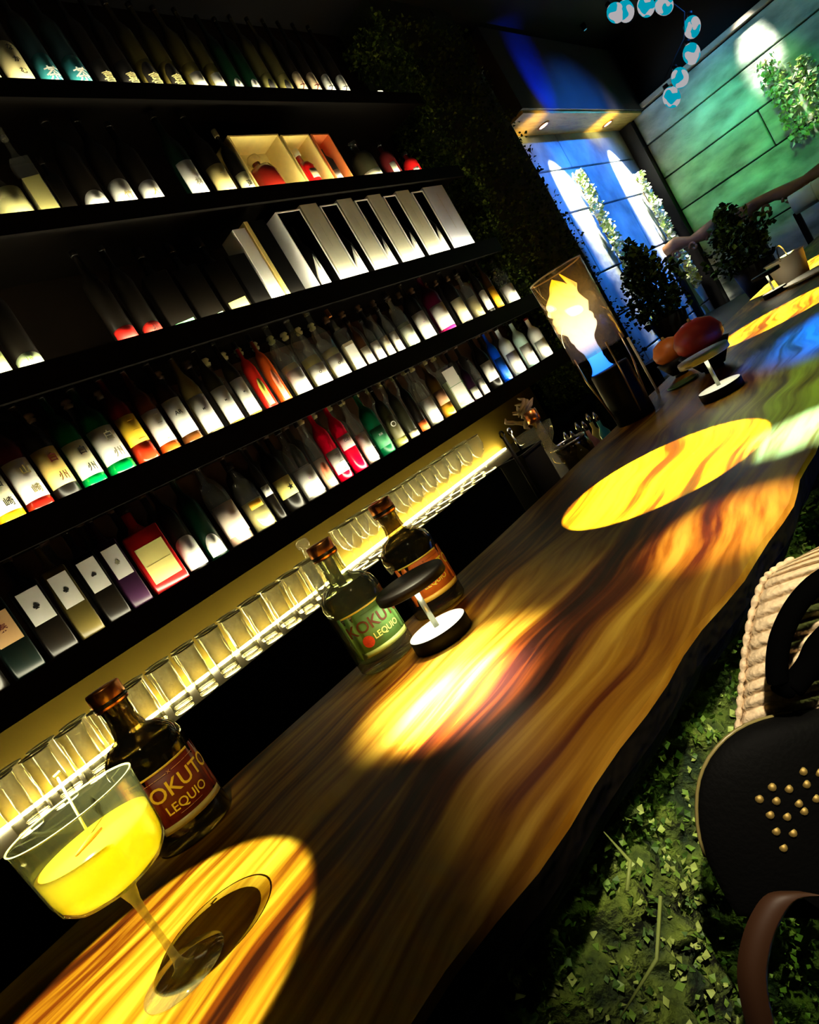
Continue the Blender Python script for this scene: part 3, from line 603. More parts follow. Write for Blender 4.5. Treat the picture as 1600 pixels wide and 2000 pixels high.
# fourth shelf
AM = (.42, .18, .01)
S4 = [
 (-62, -2, 'amber bottle cut by the left frame edge on the fourth shelf', dict(body=AM, lab=WH)),
 (0, 56, 'amber-footed bottle with white and gold label and brushed characters, far left of the fourth shelf', dict(body=(.85, .45, .01), lab=(.9, .85, .6), txt='山崎', l0=.10, l1=.46)),
 (57, 111, 'bottle with white label over a dark red foot, fourth shelf left', dict(body=(.28, .01, .005), lab=WH, txt='山崎', ink=colm((.4, .33, .1)), l0=.11, l1=.49)),
 (112, 164, 'black bottle with golden label and two bold brushed characters', dict(lab=(.95, .68, .18), txt='白州', l0=.13, l1=.50, ink=M_INKR)),
 (166, 214, 'green-footed bottle with pale yellow label and two brushed characters', dict(body=(.0, .32, .05), lab=(.9, .85, .55), txt='白州', l0=.11, l1=.46)),
 (216, 270, 'green-footed bottle with plain white label beside the pale yellow one', dict(body=(.0, .32, .05), lab=WH, txt='白州', ink=M_INKG, l0=.14, l1=.50)),
 (272, 315, 'orange-yellow labelled bottle with bright red foot, fourth shelf', dict(body=(.75, .04, .01), lab=(1.0, .6, .02), l0=.22, l1=.52, txt='———', ink=colm((.7, .35, .02)), tsize=.35)),
 (318, 356, 'white-labelled bottle with orange-red foot right of the orange label', dict(body=(.55, .10, .01), lab=WH, txt='—— —', ink=M_INKG, tsize=.3, l0=.12, l1=.48)),
 (360, 399, 'white-labelled bottle with two dark printed marks, fourth shelf', dict(body=(.15, .05, .01), lab=WH, txt='AR', tsize=.6, l0=.12, l1=.52)),
 (403, 440, 'square-shouldered bottle with white label and lower white band, first of three', dict(body=(.10, .07, .02), kind='tall', lab=WH, txt='M', tsize=.35, l0=.05, l1=.46)),
 (447, 480, 'bottle with white label and pinkish lower band, middle one of three', dict(body=(.22, .16, .04), kind='tall', lab=WH, txt='M', tsize=.35, l0=.05, l1=.46)),
 (486, 514, 'bottle with white label and white lower band, last of three before the red ones', dict(body=(.22, .16, .04), kind='tall', lab=WH, txt='M', tsize=.35, l0=.05, l1=.48)),
 (519, 545, 'red bottle with yellow leaf-shaped label on the fourth shelf', dict(body=(.6, .02, .01), full=True, kind='squat', h=.26, lab=(.75, .72, .12), l0=.06, l1=.44, lw=.45, arch=1.3)),
 (548, 573, 'red bottle with pink leaf-shaped label on the fourth shelf', dict(body=(.65, .10, .01), full=True, kind='squat', h=.27, lab=(.95, .35, .2), l0=.04, l1=.46, lw=.45, arch=1.3)),
 (577, 613, 'clear bottle with blank white label right of the leaf-shaped labels', dict(glassb=True, liquid=(.55, .45, .1), lab=WH, l0=.02, l1=.34, cap=M_GLASSF)),
 (615, 652, 'clear bottle with white label and small ring mark, left of the ring pair', dict(glassb=True, liquid=(.55, .45, .1), lab=WH, txt='O', l0=.02, l1=.30, cap=M_GLASSF)),
 (654, 688, 'clear bottle with white label and small ring mark, right of the ring pair', dict(glassb=True, liquid=(.55, .45, .1), lab=WH, txt='O', l0=.02, l1=.32, cap=M_GLASSF)),
 (692, 716, 'tall glass case-like bottle with copper brown top, mid fourth shelf', dict(kind='square', h=.27, body=(.8, .72, .5), lab=WH, l0=.02, l1=.40, cap=M_COPPER)),
 (718, 736, 'small bottle of orange liqueur with white label', dict(h=.20, body=(.75, .28, .08), lab=WH, l0=.02, l1=.40, cap=M_CAPD)),
 (738, 756, 'small clear bottle with dotted white label, beside the orange liqueur', dict(h=.19, body=(.7, .62, .4), lab=WH, l0=.02, l1=.45, txt='::', cap=M_CAPD)),
 (758, 774, 'small clear bottle with cream label, fourth shelf centre', dict(h=.20, body=(.72, .66, .45), lab=(.9, .85, .6), l0=.02, l1=.45)),
 (776, 792, 'small clear bottle with curled grey print, fourth shelf centre', dict(h=.21, body=(.72, .66, .45), lab=WH, l0=.02, l1=.45, txt='S')),
 (795, 822, 'clear green-tinted flask with pale label left of the big white labels', dict(h=.27, kind='squat', glassb=True, liquid=(.4, .45, .3), lab=(.75, .78, .6), l0=.05, l1=.36)),
 (824, 854, 'dark-necked bottle with big blank white label and violet swirl', dict(h=.29, lab=WH, l0=.04, l1=.46, txt='~', ink=colm((.6, .1, .6)))),
 (857, 892, 'dark-necked bottle with big white label over a bright pink foot', dict(h=.30, body=(.75, .02, .2), lab=WH, l0=.08, l1=.46)),
 (898, 924, 'dark bottle with tall cream label, right part of the fourth shelf', dict(h=.29, lab=(.88, .82, .5), l0=.05, l1=.45)),
 (926, 949, 'clear bottle with rings of dark liquid, right part of the fourth shelf', dict(h=.27, kind='squat', glassb=True, liquid=(.35, .3, .15), lab=None)),
 (951, 967, 'dark bottle with rounded white label left of the orange one', dict(h=.28, lab=WH, l0=.08, l1=.44, arch=.5)),
 (969, 985, 'bottle with bright orange label near the moss on the fourth shelf', dict(h=.28, body=(.4, .15, .02), lab=(1.0, .5, .01), l0=.06, l1=.44)),
 (988, 1016, 'bottle with glowing white label, last before the moss on the fourth shelf', dict(h=.26, body=(.7, .7, .5), lab=WH, l0=.0, l1=.40)),
]
for a, b, d, kw in S4:
    kw = dict(kw); kw.setdefault('h', .29); shelf_bottle(4, a, b, d, **kw)
# lowest shelf
S5 = [
 (-30, 24, 'dark bottle over a bright crescent of light at the left frame edge, lowest shelf', dict(glassb=False, lab=None)),
 (34, 92, 'dark bottle with pink and gold label and dark brushed characters, lowest shelf left', dict(body=(.001, .004, .003), lab=(.85, .5, .22), txt='秦', ink=M_INKR, l0=.28, l1=.55, kind='square')),
 (103, 156, 'dark square bottle with white label and crest, left of four alike on the lowest shelf', dict(kind='square', lab=WH, txt='♣', l0=.30, l1=.60, tsize=.3)),
 (163, 207, 'olive-footed square bottle with white label and crest, second of four alike', dict(kind='square', body=(.06, .045, .01), lab=WH, txt='♣', l0=.30, l1=.60, tsize=.3)),
 (216, 258, 'dark square bottle with white label and black crest, third of four alike', dict(kind='square', lab=WH, txt='♠', l0=.30, l1=.60, tsize=.3)),
 (262, 300, 'dark purple square bottle with white label, fourth of four alike', dict(kind='square', body=(.02, .005, .02), lab=WH, txt='♣', ink=M_INKG, l0=.30, l1=.60, tsize=.3)),
 (304, 370, 'square bottle of deep red spirit with gold-bordered cream label', dict(kind='square', h=.27, body=(.4, .01, .01), full=True, lab=(.78, .68, .22), txt='————', ink=colm((.25, .2, .03)), l0=.10, l1=.50, tsize=.22)),
 (374, 411, 'dark bottle with white label arched at its top, lowest shelf', dict(h=.28, lab=WH, l0=.03, l1=.38, arch=.7, lw=1.3)),
 (413, 449, 'dark green bottle with round white label, lowest shelf', dict(h=.28, body=(.0, .008, .003), lab=WH, l0=.03, l1=.27, arch=1.2, lw=.9)),
 (455, 499, 'clear bottle with pink flowers in its foot and pale label', dict(kind='squat', h=.30, body=(.75, .45, .35), lab=(.9, .75, .62), l0=.10, l1=.45, cap=colm((.5, .42, .25)))),
 (502, 544, 'clear bottle of yellowish spirit with small orange strip label', dict(kind='squat', h=.24, glassb=True, liquid=(.65, .6, .25), lab=(.95, .5, .02), l0=.3, l1=.4, lw=.6)),
 (546, 562, 'slim black bottle with white monogram tag and red flash', dict(h=.27, lab=WH, l0=.32, l1=.45, txt='C')),
 (564, 600, 'black bottle with yellow label and dark mark, lowest shelf', dict(h=.28, lab=(.88, .75, .2), l0=.18, l1=.42, txt='★')),
 (602, 640, 'clear shouldered bottle with round violet print on white label', dict(kind='squat', h=.28, body=(.7, .65, .6), lab=WH, l0=.05, l1=.40, txt='o', ink=colm((.7, .4, .7)))),
 (642, 664, 'clear bottle with round salmon seal, lowest shelf', dict(kind='squat', h=.27, body=(.85, .6, .45), lab=(.85, .25, .12), l0=.12, l1=.36, arch=1.2, lw=.7)),
 (665, 692, 'bright red bottle with purple and gold header band and white panel', dict(h=.29, body=(.7, .0, .02), full=True, lab=WH, l0=.10, l1=.40, txt='———', tsize=.35)),
 (694, 720, 'bright red bottle with pink and white header, lowest shelf', dict(h=.29, body=(.75, .0, .03), full=True, lab=(.9, .7, .65), l0=.32, l1=.50, txt='OZ', tsize=.5)),
 (722, 744, 'white frosted bottle right of the red ones on the lowest shelf', dict(kind='tall', h=.27, body=(.85, .75, .65), lab=WH, l0=.05, l1=.45)),
 (746, 774, 'deep green bottle with pale monogram, lowest shelf centre', dict(h=.27, body=(.0, .09, .03), lab=(.02, .2, .07), txt='XX', ink=M_WHITE, l0=.12, l1=.42)),
 (776, 799, 'clear olive bottle with large ring on its face, lowest shelf centre', dict(kind='squat', h=.27, body=(.4, .38, .1), lab=(.1, .09, .03), l0=.12, l1=.48, arch=1.1, txt='O', ink=M_WHITE, tsize=1.2)),
 (801, 821, 'dark bottle with gold collar and white foot band', dict(h=.26, body=(.02, .02, .01), lab=(.8, .7, .4), l0=.02, l1=.12)),
 (823, 841, 'black bottle with orange-red foot label, lowest shelf', dict(h=.26, lab=(.85, .15, .02), l0=.02, l1=.18)),
 (843, 868, 'clear bottle with glowing white label right of the orange-red foot', dict(kind='squat', h=.28, body=(.8, .78, .6), lab=WH, l0=.05, l1=.42)),
 (870, 892, 'bottle with brown panel over a bright orange foot', dict(h=.27, body=(.9, .42, .03), lab=(.5, .25, .12), l0=.22, l1=.45)),
 (894, 924, 'tall pale green and white carton-like bottle towering over its neighbours', dict(kind='square', h=.31, body=(.70, .78, .5), lab=WH, txt='———', ink=colm((.1, .3, .1)), l0=.1, l1=.6)),
 (926, 942, 'small purple bottle with white foot, right part of the lowest shelf', dict(h=.20, body=(.2, .01, .2), lab=WH, l0=.02, l1=.3)),
 (944, 957, 'small white-labelled bottle between the purple and the black one', dict(h=.19, lab=WH, body=(.6, .5, .6), l0=.02, l1=.4)),
 (959, 983, 'black bottle with folded white label left of the blue one', dict(kind='tall', h=.29, lab=WH, l0=.14, l1=.46)),
 (985, 1002, 'cobalt blue bottle on the lowest shelf', dict(h=.27, body=(.0, .06, .7), full=True, lab=(.0, .12, .85), l0=.05, l1=.45)),
 (1004, 1028, 'white bottle right of the cobalt blue one', dict(h=.26, body=(.8, .9, .85), full=True, lab=WH, l0=.05, l1=.45)),
 (1030, 1053, 'pale turquoise-white bottle, last but one before the moss on the lowest shelf', dict(h=.26, body=(.55, .8, .75), full=True, lab=WH, l0=.05, l1=.45)),
 (1055, 1080, 'frosted white bottle with red stopper, last before the moss on the lowest shelf', dict(h=.24, body=(.85, .85, .8), full=True, lab=WH, l0=.02, l1=.42, cap=colm((.3, .02, .01)))),
]
for a, b, d, kw in S5:
    kw = dict(kw); kw.setdefault('h', .29); shelf_bottle(5, a, b, d, **kw)

# second rows of clear / dark bottles behind: one of each built, then copied with its parts
def copy_tree(o, **props):
    c = o.copy(); C.objects.link(c)
    for ch in o.children:
        d = ch.copy(); C.objects.link(d); d.parent = c
        for g in ch.children:
            e = g.copy(); C.objects.link(e); e.parent = d
    for k, v in props.items(): c[k] = v
    return c
def back_proto(body, stop, label, group, h):
    t = thing('back_row_bottle', label, 'bottle', (0, 0, 0), 0, group)
    lathe('body', bottle_profile('squat', .036, h), body, t, 20)
    lathe('stopper', [(0, h*.90), (.012, h*.90), (.016, h*.93), (.009, h*.95), (.017, h*.97), (.012, h), (0, h)], stop, t, 14)
    return t
M_STOP = pm('pale stopper', (.6, .55, .25), .3, noise=.2)
protoC = back_proto(glass('hazy glass', frost=.12, edge=(.5, .5, .3)), M_STOP, 'clear stoppered bottle in the back row of the fourth shelf', 'clear bottles at the back of the fourth shelf', .30)
protoD = back_proto(colm((.015, .012, .01), .1), colm((.10, .05, .02)), 'dark corked bottle in the back row of the fourth shelf', 'dark bottles at the back of the fourth shelf', .31)
first = {}
def back_row(k, xs, proto, lab, grp):
    for x in xs:
        if id(proto) not in first: t = proto; first[id(proto)] = 1
        else: t = copy_tree(proto)
        t['label'] = lab; t['group'] = grp
        t.location = (x, 1.935+random.uniform(-.01, .01), SH[k]+.0003)
def fr_(a, b, n): return [a+(b-a)*i/(n-1) for i in range(n)]
back_row(4, fr_(1.40, 1.95, 8), protoC, 'clear stoppered bottle in the back row of the fourth shelf', 'clear bottles at the back of the fourth shelf')
back_row(5, fr_(1.62, 2.55, 12), protoC, 'clear stoppered bottle in the back row of the lowest shelf', 'clear bottles at the back of the lowest shelf')
back_row(4, fr_(.55, 1.32, 8)+fr_(2.05, 3.1, 11), protoD, 'dark corked bottle in the back row of the fourth shelf', 'dark bottles at the back of the fourth shelf')
back_row(5, fr_(.30, 1.55, 13)+fr_(2.65, 3.1, 5), protoD, 'dark corked bottle in the back row of the lowest shelf', 'dark bottles at the back of the lowest shelf')

# ---------------- glasses on the back counter
def highball():
    t = thing('highball_glass', 'tall glass tumbler in the front row on the lit counter', 'glass', (0, 0, 0), 0, 'tumblers along the front of the back counter')
    lathe('bowl', [(0, .004), (.026, .004), (.034, .13), (.0335, .135), (.0325, .135), (.025, .010), (0, .010)], M_GLASSF, t, 24)
    lathe('foot', [(0, 0), (.026, 0), (.0275, .003), (.026, .006), (0, .006)], M_GLASSF, t, 24)
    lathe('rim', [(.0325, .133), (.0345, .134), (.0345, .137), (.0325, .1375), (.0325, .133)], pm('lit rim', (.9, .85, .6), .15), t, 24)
    return t
def stemware():
    t = thing('stemmed_glass', 'stemmed glass standing on the lit back counter', 'glass', (0, 0, 0), 0, 'stemmed glasses on the right of the back counter')
    lathe('bowl', [(.004, .07), (.022, .085), (.038, .12), (.036, .165), (.0355, .165), (.036, .12), (.020, .088), (.004, .074)], M_GLASSF, t, 24)
    lathe('stem', [(.004, .006), (.0035, .04), (.004, .072)], M_GLASSF, t, 12)
    lathe('foot', [(0, 0), (.034, 0), (.034, .002), (.004, .008), (0, .008)], M_GLASSF, t, 24)
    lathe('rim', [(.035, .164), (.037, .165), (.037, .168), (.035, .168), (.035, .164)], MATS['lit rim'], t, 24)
    return t
ORD = 'first second third fourth fifth sixth seventh eighth ninth tenth eleventh twelfth thirteenth fourteenth fifteenth sixteenth'.split()
hb = highball(); sw = stemware(); f1 = f2 = True
for row, (yy, lab, gp) in enumerate(((1.745, 'tall glass tumbler in the front row on the lit counter', 'tumblers along the front of the back counter'),
                                     (1.83, 'tall glass tumbler in the rear row on the lit counter', 'tumblers along the rear of the back counter'))):
    for i in range(16):
        x = .20+i*.082+row*.035
        if x > 1.32: break
        t = hb if f1 else copy_tree(hb); f1 = False
        t['label'] = lab+', '+ORD[i]+' from the left'; t['group'] = gp; t.location = (x, yy, COUNTER+.0003); t.rotation_euler = (0, 0, random.uniform(0, 6))
for row, (yy, lab, gp) in enumerate(((1.75, 'stemmed glass in the front row on the lit counter', 'stemmed glasses in the front row'),
                                     (1.85, 'stemmed glass in the rear row on the lit counter', 'stemmed glasses in the rear row'))):
    for i in range(10):
        x = 1.40+i*.094+row*.04
        t = sw if f2 else copy_tree(sw); f2 = False
        t['label'] = lab+', '+ORD[i]+' from the left'; t['group'] = gp; t.location = (x, yy, COUNTER+.0003)
x = at_y(735, 1130, 1.80).x
dc = thing('decanter', 'square cut glass decanter with ball stopper behind the green and orange bottles', 'decanter', (1.33, 1.93, COUNTER+.0003))
lathe('body', [(0, 0), (.045, 0), (.05, .01), (.05, .11), (.02, .13), (.016, .16), (0, .16)], M_GLASSF, dc, 20)
lathe('stopper', [(0, .16), (.022, .165), (.026, .18), (.022, .195), (0, .20)], M_GLASSF, dc, 16)

# ================================================================ HERO BOTTLES
def hero(px, py, desc, lab_col, lab_col2, txt_col, liquid, cap_mat, rot, dark=False, letters=None, scale=1.0, liqh=.085, rays=None):
    p = at_z(px, py, BAR); R = .0475
    t = thing('spirit_bottle', desc, 'bottle', (p.x, p.y, BAR+.0005), rot); t.scale = (scale,)*3
    gm = M_GLASSD if dark else M_GLASSH
    prof = [(0, 0), (R*.93, 0), (R, .004), (R*1.0, .018), (R, .105), (R*.985, .114), (R*.9, .126), (R*.68, .137), (R*.42, .143), (.0185, .150), (.0165, .158), (.0165, .178), (.018, .180), (.018, .183), (.0135, .183)]
    inner = [(.013, .183), (.013, .152), (R*.40, .139), (R*.66, .133), (R*.86, .123), (R*.93, .105), (R*.93, .020), (R*.80, .014), (0, .012)]
    lathe('glass_body', prof+inner, gm, t, 48)
    if liquid: lathe('liquid', [(0, .0145), (R*.78, .0155), (R*.915, .022), (R*.915, liqh), (0, liqh)], liquid, t, 40)
    cp = lathe('stopper', [(0, .180), (.0195, .1805), (.0205, .182), (.0205, .203), (.0195, .2055), (0, .206)], cap_mat, t, 32)
    lathe('stopper_band', [(.0207, .184), (.0209, .184), (.0209, .189), (.0207, .189)], M_CAPD, cp, 32)
    RR = R+.0007
    def zig(tt):
        lo = .026; top = .096
        if rays:
            k = (tt*rays) % 1.0; top -= .012*(1 if k > .5 else 0)*(1 if tt < .25 or tt > .8 else 0)
            lo += .010*(1 if k > .5 else 0)*(1 if tt < .2 or tt > .75 else 0)
        return lo, top
    lb = wrap_patch('label', RR, -R*1.15, R*1.15, .026, .096, lab_col, t, seg=40, outline=zig)
    wrap_patch('label_band', RR+.0004, -R*.9, R*1.0, .026, .034, lab_col2, lb, seg=20)
    wrap_patch('label_band', RR+.0004, -R*1.0, R*.7, .0935, .096, colm((.95, .75, .1)), lb, seg=20)
    for (s, sz, u, v, mt) in letters:
        lettering([(s, sz, u, v)], mt, lb, radius=RR+.0009)
    return t, lb
M_LEG = pm('golden print', (.95, .72, .05), .5); M_LEO = pm('orange print', (.95, .35, .02), .5); M_LIN = pm('dark brown print', (.10, .02, .01), .5)
LT1 = [('KOKUTO', .025, .002, .070, M_LEG), ('LEQUIO', .015, .0, .049, M_LEG), ('—— — ——— ✕ ——— — ———', .0048, 0, .0875, colm((.85, .5, .25))), ('———— ———', .004, 0, .040, colm((.85, .5, .25)))]
# left: dark red label
t, lb = hero(385, 1618, 'dark bottle with maroon label and golden letters beside the cocktail glass', pm('maroon label', (.16, .012, .004), .5, noise=.4, nscale=40), colm((.45, .38, .12)), M_LEG,
     translucent('dark spirit', (.05, .02, .005), .3), M_COPPER, -.05, dark=True, letters=LT1, rays=7, liqh=.075)
LT2 = [('KOKUTO', .025, .004, .070, M_LIN), ('LEQUIO', .013, .008, .050, colm((.95, .85, .2))), ('——— —— ———', .004, 0, .0875, colm((.05, .12, .03))), ('——', .006, -.010, .044, M_LIN)]
t, lb = hero(760, 1284, 'clear bottle with green label and red fruit print beside the small table lamp', pm('green label', (.10, .24, .05), .5, noise=.4, nscale=40), colm((.5, .6, .15)), M_LIN,
     glass('pale spirit', tint=(.92, .96, .75), edge=(.5, .6, .2), frost=.10), M_COPPER, -.35, letters=LT2, rays=8)
bm = bmesh.new()
for f in (0,):
    for (r0, uu, vv) in ((.009, -.026, .048),):
        c = None; ring = []
        RR = .0475+.0016
        for q in range(18):
            a = 2*PI*q/18; u = uu+r0*math.cos(a); v = vv+r0*math.sin(a); ring.append(bm.verts.new((RR*math.sin(u/RR), -RR*math.cos(u/RR), v)))
        cc = bm.verts.new((RR*math.sin(uu/RR)*1.003, -RR*math.cos(uu/RR)*1.003, vv))
        for q in range(18): bm.faces.new((cc, ring[q], ring[(q+1) % 18]))
link('fruit_print', bm, pm('red fruit', (.75, .05, .01), .5, noise=.5, nscale=300), lb)
LT3 = [('KOKUTO', .025, .002, .070, M_LEG), ('LEQUIO', .013, 0, .050, M_LEG), ('—— — ——— ✕ ——— — ———', .0048, 0, .0875, M_INKR)]
t, lb = hero(862, 1182, 'dark bottle with orange label and yellow letters behind the small table lamp', pm('orange label', (.85, .16, .01), .5, noise=.3, nscale=40), colm((.9, .5, .05)), M_LEG,
     translucent('red spirit', (.25, .03, .01), .3), M_COPPER, -.45, dark=True, letters=LT3, rays=8)

# ================================================================ COCKTAIL
F = at_z(363, 1898, BAR)
cg = thing('coupe_glass', 'stemmed cocktail glass half full of cloudy yellow drink under the spotlight', 'cocktail glass', (F.x, F.y, BAR+.0005), .4)
M_CG = glass('coupe glass', tint=(.97, .98, .93), edge=(.40, .42, .28), frost=.035)
M_CS = glass('stem glass', tint=(.80, .82, .66), edge=(.9, .85, .5), frost=.22)
lathe('bowl', [(.0035, .084), (.010, .0855), (.024, .088), (.036, .0925), (.0430, .100), (.0452, .110), (.0462, .125), (.0485, .158), (.0490, .1595), (.0482, .160), (.0475, .158), (.0452, .125), (.0441, .111), (.0420, .1015), (.0355, .0942), (.024, .0898), (.010, .0875), (0, .087)], M_CG, cg, 64)
lathe('stem', [(.010, .0035), (.006, .006), (.0035, .012), (.0028, .03), (.0028, .055), (.0038, .070), (.0065, .0805), (.010, .0855)], M_CS, cg, 24)
lathe('foot', [(0, 0), (.034, 0), (.0350, .0008), (.0348, .0016), (.02, .0030), (.010, .0042), (0, .005)], M_CG, cg, 64)
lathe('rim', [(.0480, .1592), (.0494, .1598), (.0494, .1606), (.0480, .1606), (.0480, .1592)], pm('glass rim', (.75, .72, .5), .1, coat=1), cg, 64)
M_JUICE = translucent('cloudy yellow drink', (.95, .80, .10), .6)
dk = tag(lathe('cocktail_drink', [(0, .0874), (.010, .0879), (.0238, .0903), (.0350, .0947), (.0414, .1020), (.0436, .1112), (.0447, .125), (.0449, .130), (0, .130)], M_JUICE, None, 64), 'cloudy yellow cocktail filling the lower bowl of the stemmed glass', 'drink')
dk.location = (F.x, F.y, BAR+.0005)
top = Vector((F.x, F.y, BAR+.1315))
g1 = tag(tube('orange_garnish', [top+Vector((-.016, -.010, 0)), top+Vector((0, 0, .0006)), top+Vector((.010, .006, 0))], [.001, .0028, .001], pm('orange peel', (.95, .25, .02), .5, noise=.3), None, 8), 'strip of orange peel floating on the yellow cocktail', 'garnish')
a = at_z(174, 1630, BAR+.1315); b = Vector((a.x+.008, a.y+.020, BAR+.182))
pk = thing('cocktail_pick', 'thin pale cocktail pick standing in the yellow drink', 'cocktail pick', (a.x, a.y, BAR+.1315))
q = b-Vector(pk.location)
tube('stick', [(0, 0, 0), q*.5, q], .0011, pm('bamboo', (.75, .72, .5), .4, noise=.1), pk, 8)
tube('knot', [q-Vector((.002, 0, 0)), q+Vector((.004, 0, .001))], .0016, MATS['bamboo'], pk, 8)

# ================================================================ TABLE LAMPS
def table_lamp(px, py, desc, power, led=8.0, top=None):
    p = at_z(px, py, BAR+.02)
    t = thing('table_lamp', desc, 'lamp', (p.x, p.y, BAR+.0003), 0, 'small cordless disc lamps along the bar')
    bs = lathe('base', [(0, 0), (.043, 0), (.0455, .002), (.0455, .019), (.0445, .0205)], M_BLK, t, 48)
    lathe('base_plate', [(.0445, .0205), (.0440, .0208), (0, .0208)], pm('pale frosted plate', (.75, .78, .72), .35, noise=.05), t, 48)
    tube('pole', [(0, 0, .0208), (0, 0, .086)], .0042, pm('brushed pole', (.25, .27, .22), .3, .8), t, 16)
    lathe('shade', [(.050, .088), (.0535, .0865), (.0545, .088), (.0545, .098), (.0530, .100), (0, .100)], top or pm('dark lamp top', (.006, .004, .003), .5, noise=.2, spec=.1), t, 48)
    lathe('light_disc', [(0, .0868), (.050, .0868), (.050, .088)], em('lamp disc %.0f' % led, (1, .9, .62), led), t, 40)
    return t
table_lamp(854, 1224, 'small black disc lamp with pale base plate before the orange-labelled bottle', 1, 14)
table_lamp(1405, 753, 'small disc lamp with green-lit top beyond the big light pool on the bar', 1, 6, pm('lit lamp top', (.35, .38, .35), .4, noise=.2))  # top paler than on its twins: light falling on it put into the colour
table_lamp(1512, 566, 'far small disc lamp standing in the distant light pool near the end of the bar', 1, 6)
p = at_z(1335, 750, BAR)
ct = thing('coaster_dish', 'small round greenish dish on the dark bar left of the second lamp', 'dish', (p.x, p.y, BAR+.0003))
lathe('plate', [(0, .0), (.03, .0), (.045, .006), (.044, .0075), (.03, .003), (0, .003)], pm('green glaze', (.10, .24, .08), .4, noise=.3), ct, 32)
lathe('foot_ring', [(.02, -.0002), (.03, -.0002), (.03, .001)], M_BLK, ct, 24)

def curve_at(pts, t):
    t = max(0, min(.9999, t))*(len(pts)-1); i = int(t); f = t-i; n = len(pts)
    p = [pts[max(0, min(n-1, i+k))] for k in (-1, 0, 1, 2)]
    return [0.5*((2*p[1][c])+(-p[0][c]+p[2][c])*f+(2*p[0][c]-5*p[1][c]+4*p[2][c]-p[3][c])*f*f+(-p[0][c]+3*p[1][c]-3*p[2][c]+p[3][c])*f**3) for c in range(len(p[0]))]
# ================================================================ FLAME LAMP
p = at_z(1270, 796, BAR)
fl = thing('tabletop_fire_lamp', 'glass cylinder lamp with black burner at the back edge of the bar', 'fire lamp', (1.66, .775, BAR+.0003))
FX = fl.location
lathe('burner', [(0, 0), (.050, 0), (.052, .003), (.052, .150), (.050, .155), (.020, .156), (.018, .150), (0, .150)], M_BLK, fl, 40)
lathe('glass_cylinder', [(.072, .205), (.073, .205), (.073, .44), (.0715, .4405), (.0705, .44), (.0705, .205), (.072, .205)], glass('smoky amber glass', tint=(.92, .82, .62), edge=(.4, .22, .05), frost=.05), fl, 48)
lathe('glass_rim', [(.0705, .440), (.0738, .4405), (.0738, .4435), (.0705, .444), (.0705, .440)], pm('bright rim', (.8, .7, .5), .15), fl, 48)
bm = bmesh.new()
for k in range(4):
    a = PI/4+k*PI/2; add_tube(bm, [(.050*math.cos(a), .050*math.sin(a), .02), (.069*math.cos(a), .069*math.sin(a), .15), (.0695*math.cos(a), .0695*math.sin(a), .22)], .0025, 6)
link('cage', bm, pm('brass cage', (.5, .36, .15), .35, .9), fl)
mt, nt, out = new_mat('flame'); N = nt.nodes.new
tc = N('ShaderNodeTexCoord'); sp = N('ShaderNodeSeparateXYZ'); nt.links.new(tc.outputs['Object'], sp.inputs[0])
mr = N('ShaderNodeMapRange'); mr.inputs[1].default_value = 0; mr.inputs[2].default_value = .26; nt.links.new(sp.outputs['Z'], mr.inputs[0])
cr = N('ShaderNodeValToRGB'); el = cr.color_ramp.elements
cols = [(0, (.02, .18, 1.0)), (.2, (.05, .30, 1.2)), (.32, (.9, .8, 1.3)), (.48, (1.6, 1.4, 1.1)), (.75, (1.5, 1.1, .45)), (1, (1.4, .65, .02))]
while len(el) < len(cols): el.new(.5)
for e, (ps, c) in zip(el, cols): e.position = ps; e.color = (*c, 1)
nt.links.new(mr.outputs[0], cr.inputs[0])
e = N('ShaderNodeEmission'); e.inputs[1].default_value = 2.4; nt.links.new(cr.outputs[0], e.inputs[0])
lw = N('ShaderNodeLayerWeight'); lw.inputs[0].default_value = .25; tr = N('ShaderNodeBsdfTransparent'); mx = N('ShaderNodeMixShader')
nt.links.new(lw.outputs['Facing'], mx.inputs[0]); nt.links.new(e.outputs[0], mx.inputs[1]); nt.links.new(tr.outputs[0], mx.inputs[2]); nt.links.new(mx.outputs[0], out.inputs[0])
FP = [(.028, 0), (.022, .012), (.019, .04), (.018, .075), (.022, .10), (.032, .13), (.043, .16), (.045, .185), (.038, .21), (.020, .24), (.007, .262), (.0005, .272)]
fm = tag(lathe('flame', [(0, 0)]+[tuple(max(1e-4, q) if n_ == 0 else q for n_, q in enumerate(curve_at(FP, k/60))) for k in range(61)]+[(0, .2725)], mt, None, 72,
    warp=lambda a, z: 1+(.28*math.sin(a*2+z*38)+.20*math.sin(a*3-z*60)+.08*math.sin(a*7+z*150))*min(1, z/.1)), 'tall flame, blue at its foot and yellow above, rising into the glass cylinder', 'flame')
fm.location = (FX.x-.012, FX.y+.012, BAR+.158); fm.scale = (1.12, 1.12, 1.0)
tg = link('tongue', (lambda b_: (add_tube(b_, [(.012, -.01, .12), (.030, -.024, .18), (.030, -.026, .23), (.018, -.014, .275)], [.010, .014, .009, .001], 14), b_)[1])(bmesh.new()), mt, fm)

